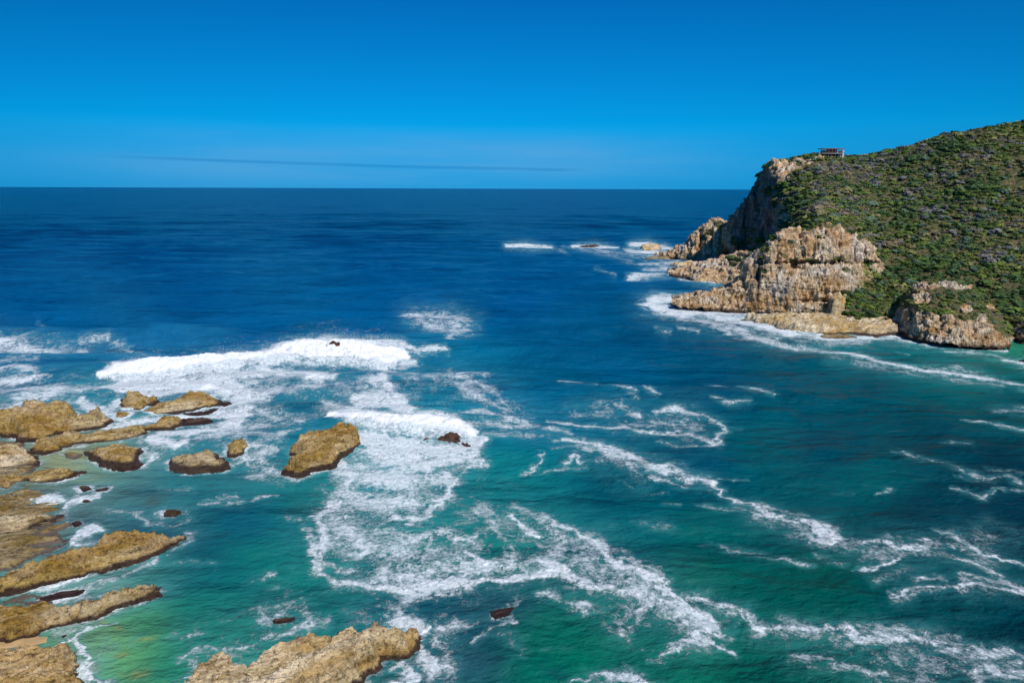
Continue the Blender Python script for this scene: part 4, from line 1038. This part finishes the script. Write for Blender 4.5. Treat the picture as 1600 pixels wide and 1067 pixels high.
# scattered wind-blown flecks over the near water
CP = [(100,310,0,66,126),(500,308,0,68,128),(900,310,0,70,128),(1150,310,0,66,120),(-50,400,0,68,120),(250,400,0,70,124),(600,400,0,70,124),(850,430,0,78,130),(1000,410,0,88,140),(300,470,0,78,130),(50,480,0,82,135),
(800,470,0,82,136),(640,470,0,84,138),(1000,520,0,76,114),(880,530,0,82,122),(100,515,0,92,142),(250,545,0,98,148),(400,520,0,90,142),(450,620,8,105,135),(420,650,8,110,132),(560,500,0,88,140),(560,610,5,110,140),(680,560,0,108,145),(700,620,0,125,150),
(780,600,0,105,142),(850,620,0,96,130),(830,655,0,110,142),(950,560,0,84,122),(920,635,0,98,128),(1100,600,0,74,102),(1100,540,0,78,108),(1220,575,0,82,100),(1350,600,0,75,90),(1340,545,0,100,110),(1450,560,0,105,108),(1590,540,50,150,115),(1560,580,0,95,100),(1590,620,0,75,85),
(1300,700,0,72,90),(1450,680,0,64,78),(1560,740,0,52,68),(1590,800,0,48,64),(1450,790,0,58,72),(1100,720,0,80,104),(1180,700,0,95,102),(1360,745,0,85,90),(1250,760,0,80,88),(1000,800,0,90,98),(960,760,0,84,100),(1100,840,0,92,90),(1100,900,0,98,86),(1280,920,0,88,80),
(1450,880,0,72,80),(1500,980,0,68,74),(1590,980,0,56,66),(1250,1055,0,95,82),(1100,1050,0,108,84),(900,1020,0,108,84),(850,980,0,110,88),(780,850,0,122,112),(840,765,0,115,118),(790,740,0,125,128),(760,780,0,115,115),(700,940,0,72,92),(730,965,0,64,84),(780,955,22,56,72),(660,960,0,90,105),
(660,810,20,140,138),(600,730,40,160,170),(440,790,0,108,112),(380,820,0,92,116),(480,780,0,118,118),(350,900,0,104,108),(320,868,0,82,104),(280,900,10,100,110),(400,870,0,115,104),(470,900,0,118,108),(300,950,0,118,102),(350,945,0,118,102),(230,975,70,150,105),(200,1030,100,165,105),(260,1040,30,140,108),(160,1000,120,165,115),
(310,1000,20,130,112),(200,755,70,125,125),(130,735,110,145,120),(110,780,100,118,112),(120,812,95,115,110),(200,800,55,110,118),(280,760,30,118,126),(230,830,45,105,120),(250,895,60,135,125),(160,905,110,150,140),(110,713,165,158,105),(330,650,30,120,140),(740,1030,30,70,85),(840,1040,0,100,85),(700,870,0,128,115),(60,560,0,100,145),(150,620,20,125,150)]
CP = np.array(CP, float); cc = lin(CP[:, 2:])
num = np.zeros(XX.shape+(3,)); den = np.zeros(XX.shape)
cq = np.clip(QX, -300, 1900); cqy = np.clip(QY, 296, 1300)
for (p_, c_) in zip(CP, cc):
    wgt = 1/(((cq-p_[0])*.8)**2+((cqy-p_[1])*1.25)**2+38**2)**1.7
    num += wgt[..., None]*c_; den += wgt
wcol = num/den[..., None]
# dark reef and weed patches seen through the water
mot = fbm(P3(XX*.03, YY*.05), 4, 501)
pn = np.clip((QY-560)/400, 0, 1)
wcol *= (1+.16*mot*pn)[..., None]
def blot(x, y, rx, ry, k, c=(14, 66, 78)):
    global wcol
    e = np.exp(-((UX-x)/rx)**2-((UY-y)/ry)**2)[..., None]*k; wcol = wcol*(1-e)+e*np.array(lin(c))
blot(785,957,30,10,.75); blot(710,955,50,14,.5); blot(745,1030,30,18,.55); blot(890,1055,24,14,.5); blot(1585,1040,30,14,.3); blot(380,960,30,8,.15)
blot(560,925,40,6,.3); blot(315,866,50,12,.35); blot(110,800,60,18,.3); blot(160,930,60,6,.4)
for b_ in ((170,955,14,6), (215,1035,17,5), (188,1008,14,5), (245,985,18,5), (150,1030,10,8), (235,1055,24,5), (205,960,10,4), (118,712,14,4), (70,930,30,5)): blot(*b_, .6, (160,155,92))
for b_ in ((95,800,14,8), (80,815,10,6), (150,840,20,6), (60,900,30,6), (240,780,20,8), (130,805,12,5)): blot(*b_, .5, (70,78,72))
G_ = .90*(1-.58*sstep(230, 1100, YY))[..., None]*(1+.25*sstep(12000, 40000, YY))[..., None]
wcol = wcol*G_
# swell: long low waves coming in, plus the shaped breakers
fade = sstep(6000, 1500, YY)*sstep(40, 120, YY)
ph = YY*.155+XX*.018+1.8*fbm(P3(XX*.006, YY*.008), 3, 601)
sw = 1.0*np.sin(ph)+.5*np.sin(YY*.29-XX*.035+2.5*fbm(P3(XX*.012, YY*.012), 2, 605))
env = np.clip(.6+.9*fbm(P3(XX*.006, YY*.01), 2, 611), .1, 1.5)
def ridge_wave(h, *a):
    pts = [tuple(a[i:i+3]) for i in range(0, len(a), 3)]; r = np.zeros(XX.shape)
    for (a0, a1) in zip(pts[:-1], pts[1:]):
        p0 = at_z(a0[0], a0[1]); p1 = at_z(a1[0], a1[1]); e = (p1-p0)[:2]
        t = np.clip(((XX-p0[0])*e[0]+(YY-p0[1])*e[1])/(e@e), 0, 1)
        d = np.hypot(XX-p0[0]-t*e[0], YY-p0[1]-t*e[1]); wd_ = a0[2]+t*(a1[2]-a0[2])
        r = np.maximum(r, h*np.exp(-(d/wd_)**2))
    tx = sstep(0, 1, np.clip(np.minimum(UX-a[0], a[-3]-UX)/40, 0, 1))
    return r*tx
sw = sw*env*(1-.75*sstep(190, 150, YY)*sstep(10, -15, XX))
wav = ridge_wave(2.4, 200,530,6, 350,522,7, 500,510,6, 620,508,5)+ridge_wave(2.2, 600,470,9, 700,461,10, 800,470,8)+ridge_wave(2.0, 180,440,12, 420,425,12, 640,440,12)+ridge_wave(1.2, 60,600,5, 130,592,4, 170,590,4)+ridge_wave(.9, 430,605,4, 500,612,4, 590,612,3)
chopg = fbm(P3(XX*.030, YY*.085), 4, 720, .6)*1.5*sstep(1800, 300, YY)*sstep(70, 150, YY)+fbm(P3(XX*.10, YY*.22), 3, 730)*.35*sstep(500, 200, YY)
Zs = sw*fade+wav+chopg+crest*(1+.6*fbm(P3(XX*.25, YY*.25), 4, 701)+.35*ridged(P3(XX*.8, YY*.8), 3, 703))+np.clip(foam-.85, 0, .6)*(.7*fbm(P3(XX*.5, YY*.5), 4, 705)+.25)
near_r = np.zeros(XX.shape)
Zs += .10*fbm(P3(XX*.25, YY*.5), 3, 709)*sstep(600, 200, YY)
sea = mesh_np('sea', np.stack([XX, YY, Zs], -1), grid_faces(*XX.shape), SEA, attrs={'water_colour': wcol.reshape(-1, 3), 'foam': foam.ravel(), 'veil': np.clip(veil_, 0, 1).ravel()})
tag(sea, 'blue to green sea with white surf and foam streaks', kind='structure')

# spray thrown up along the breaking crests
def droplets(n, pts, up, sz, seed):
    r = np.random.default_rng(seed); pts = np.array(pts, float); k = r.random(n)*(len(pts)-1); i = k.astype(int); f = (k-i)[:, None]
    c = pts[i]*(1-f)+pts[i+1]*f; P = at_z(c[:, 0], c[:, 1], 0); P[:, :2] += r.normal(0, c[:, 2:3]*.9, (n, 2))
    P[:, 2] = r.gamma(1.4, up/1.4, n)*(.25+1.5*np.clip(vnoise(np.stack([P[:, 0]*.25, P[:, 1]*.1, 0*P[:, 0]], -1), seed)+.35, 0, 1)); s = r.uniform(.4, 1.2, (n, 1, 1))*sz
    T_ = np.array([(1, 0, -.6), (-.6, .8, -.5), (-.5, -.8, -.5), (0, 0, .9)]); V = P[:, None]+(T_[None]+r.normal(0, .25, (n, 4, 3)))*s
    return V.reshape(-1, 3)
SV = [droplets(16000, [(180,576,.8), (250,566,1), (330,561,1.2), (400,552,1.4), (470,539,1.8), (520,534,2.0), (560,534,1.6), (620,540,1.2)], .7, .06, 1),
      droplets(6000, [(500,640,.8), (560,645,1), (620,652,1.2), (690,655,1.5), (750,672,1.2)], .5, .05, 2),
      droplets(500, [(600,967,.8), (640,978,.8), (665,985,.8)], .7, .05, 3),
      droplets(1500, [(985,383,2), (1012,380,2), (1040,386,2)], .8, .16, 4),
      droplets(260, [(795,383,2), (830,383,2), (855,387,2)], .6, .16, 5),
      droplets(500, [(190,614,.6), (240,610,.6), (330,606,.6)], .8, .06, 6)]
SV = np.concatenate(SV); b_ = np.arange(len(SV)//4)[:, None]*4
SF = np.concatenate([b_+np.array([q_]) for q_ in ((0, 1, 3), (1, 2, 3), (2, 0, 3), (0, 2, 1))])
sp = mesh_np('sea_spray', SV, SF, mat_plain('spray', (.88, .9, .92), .6, .03), smooth=False)
tag(sp, 'white spray thrown up along the breaking wave crests', kind='stuff')
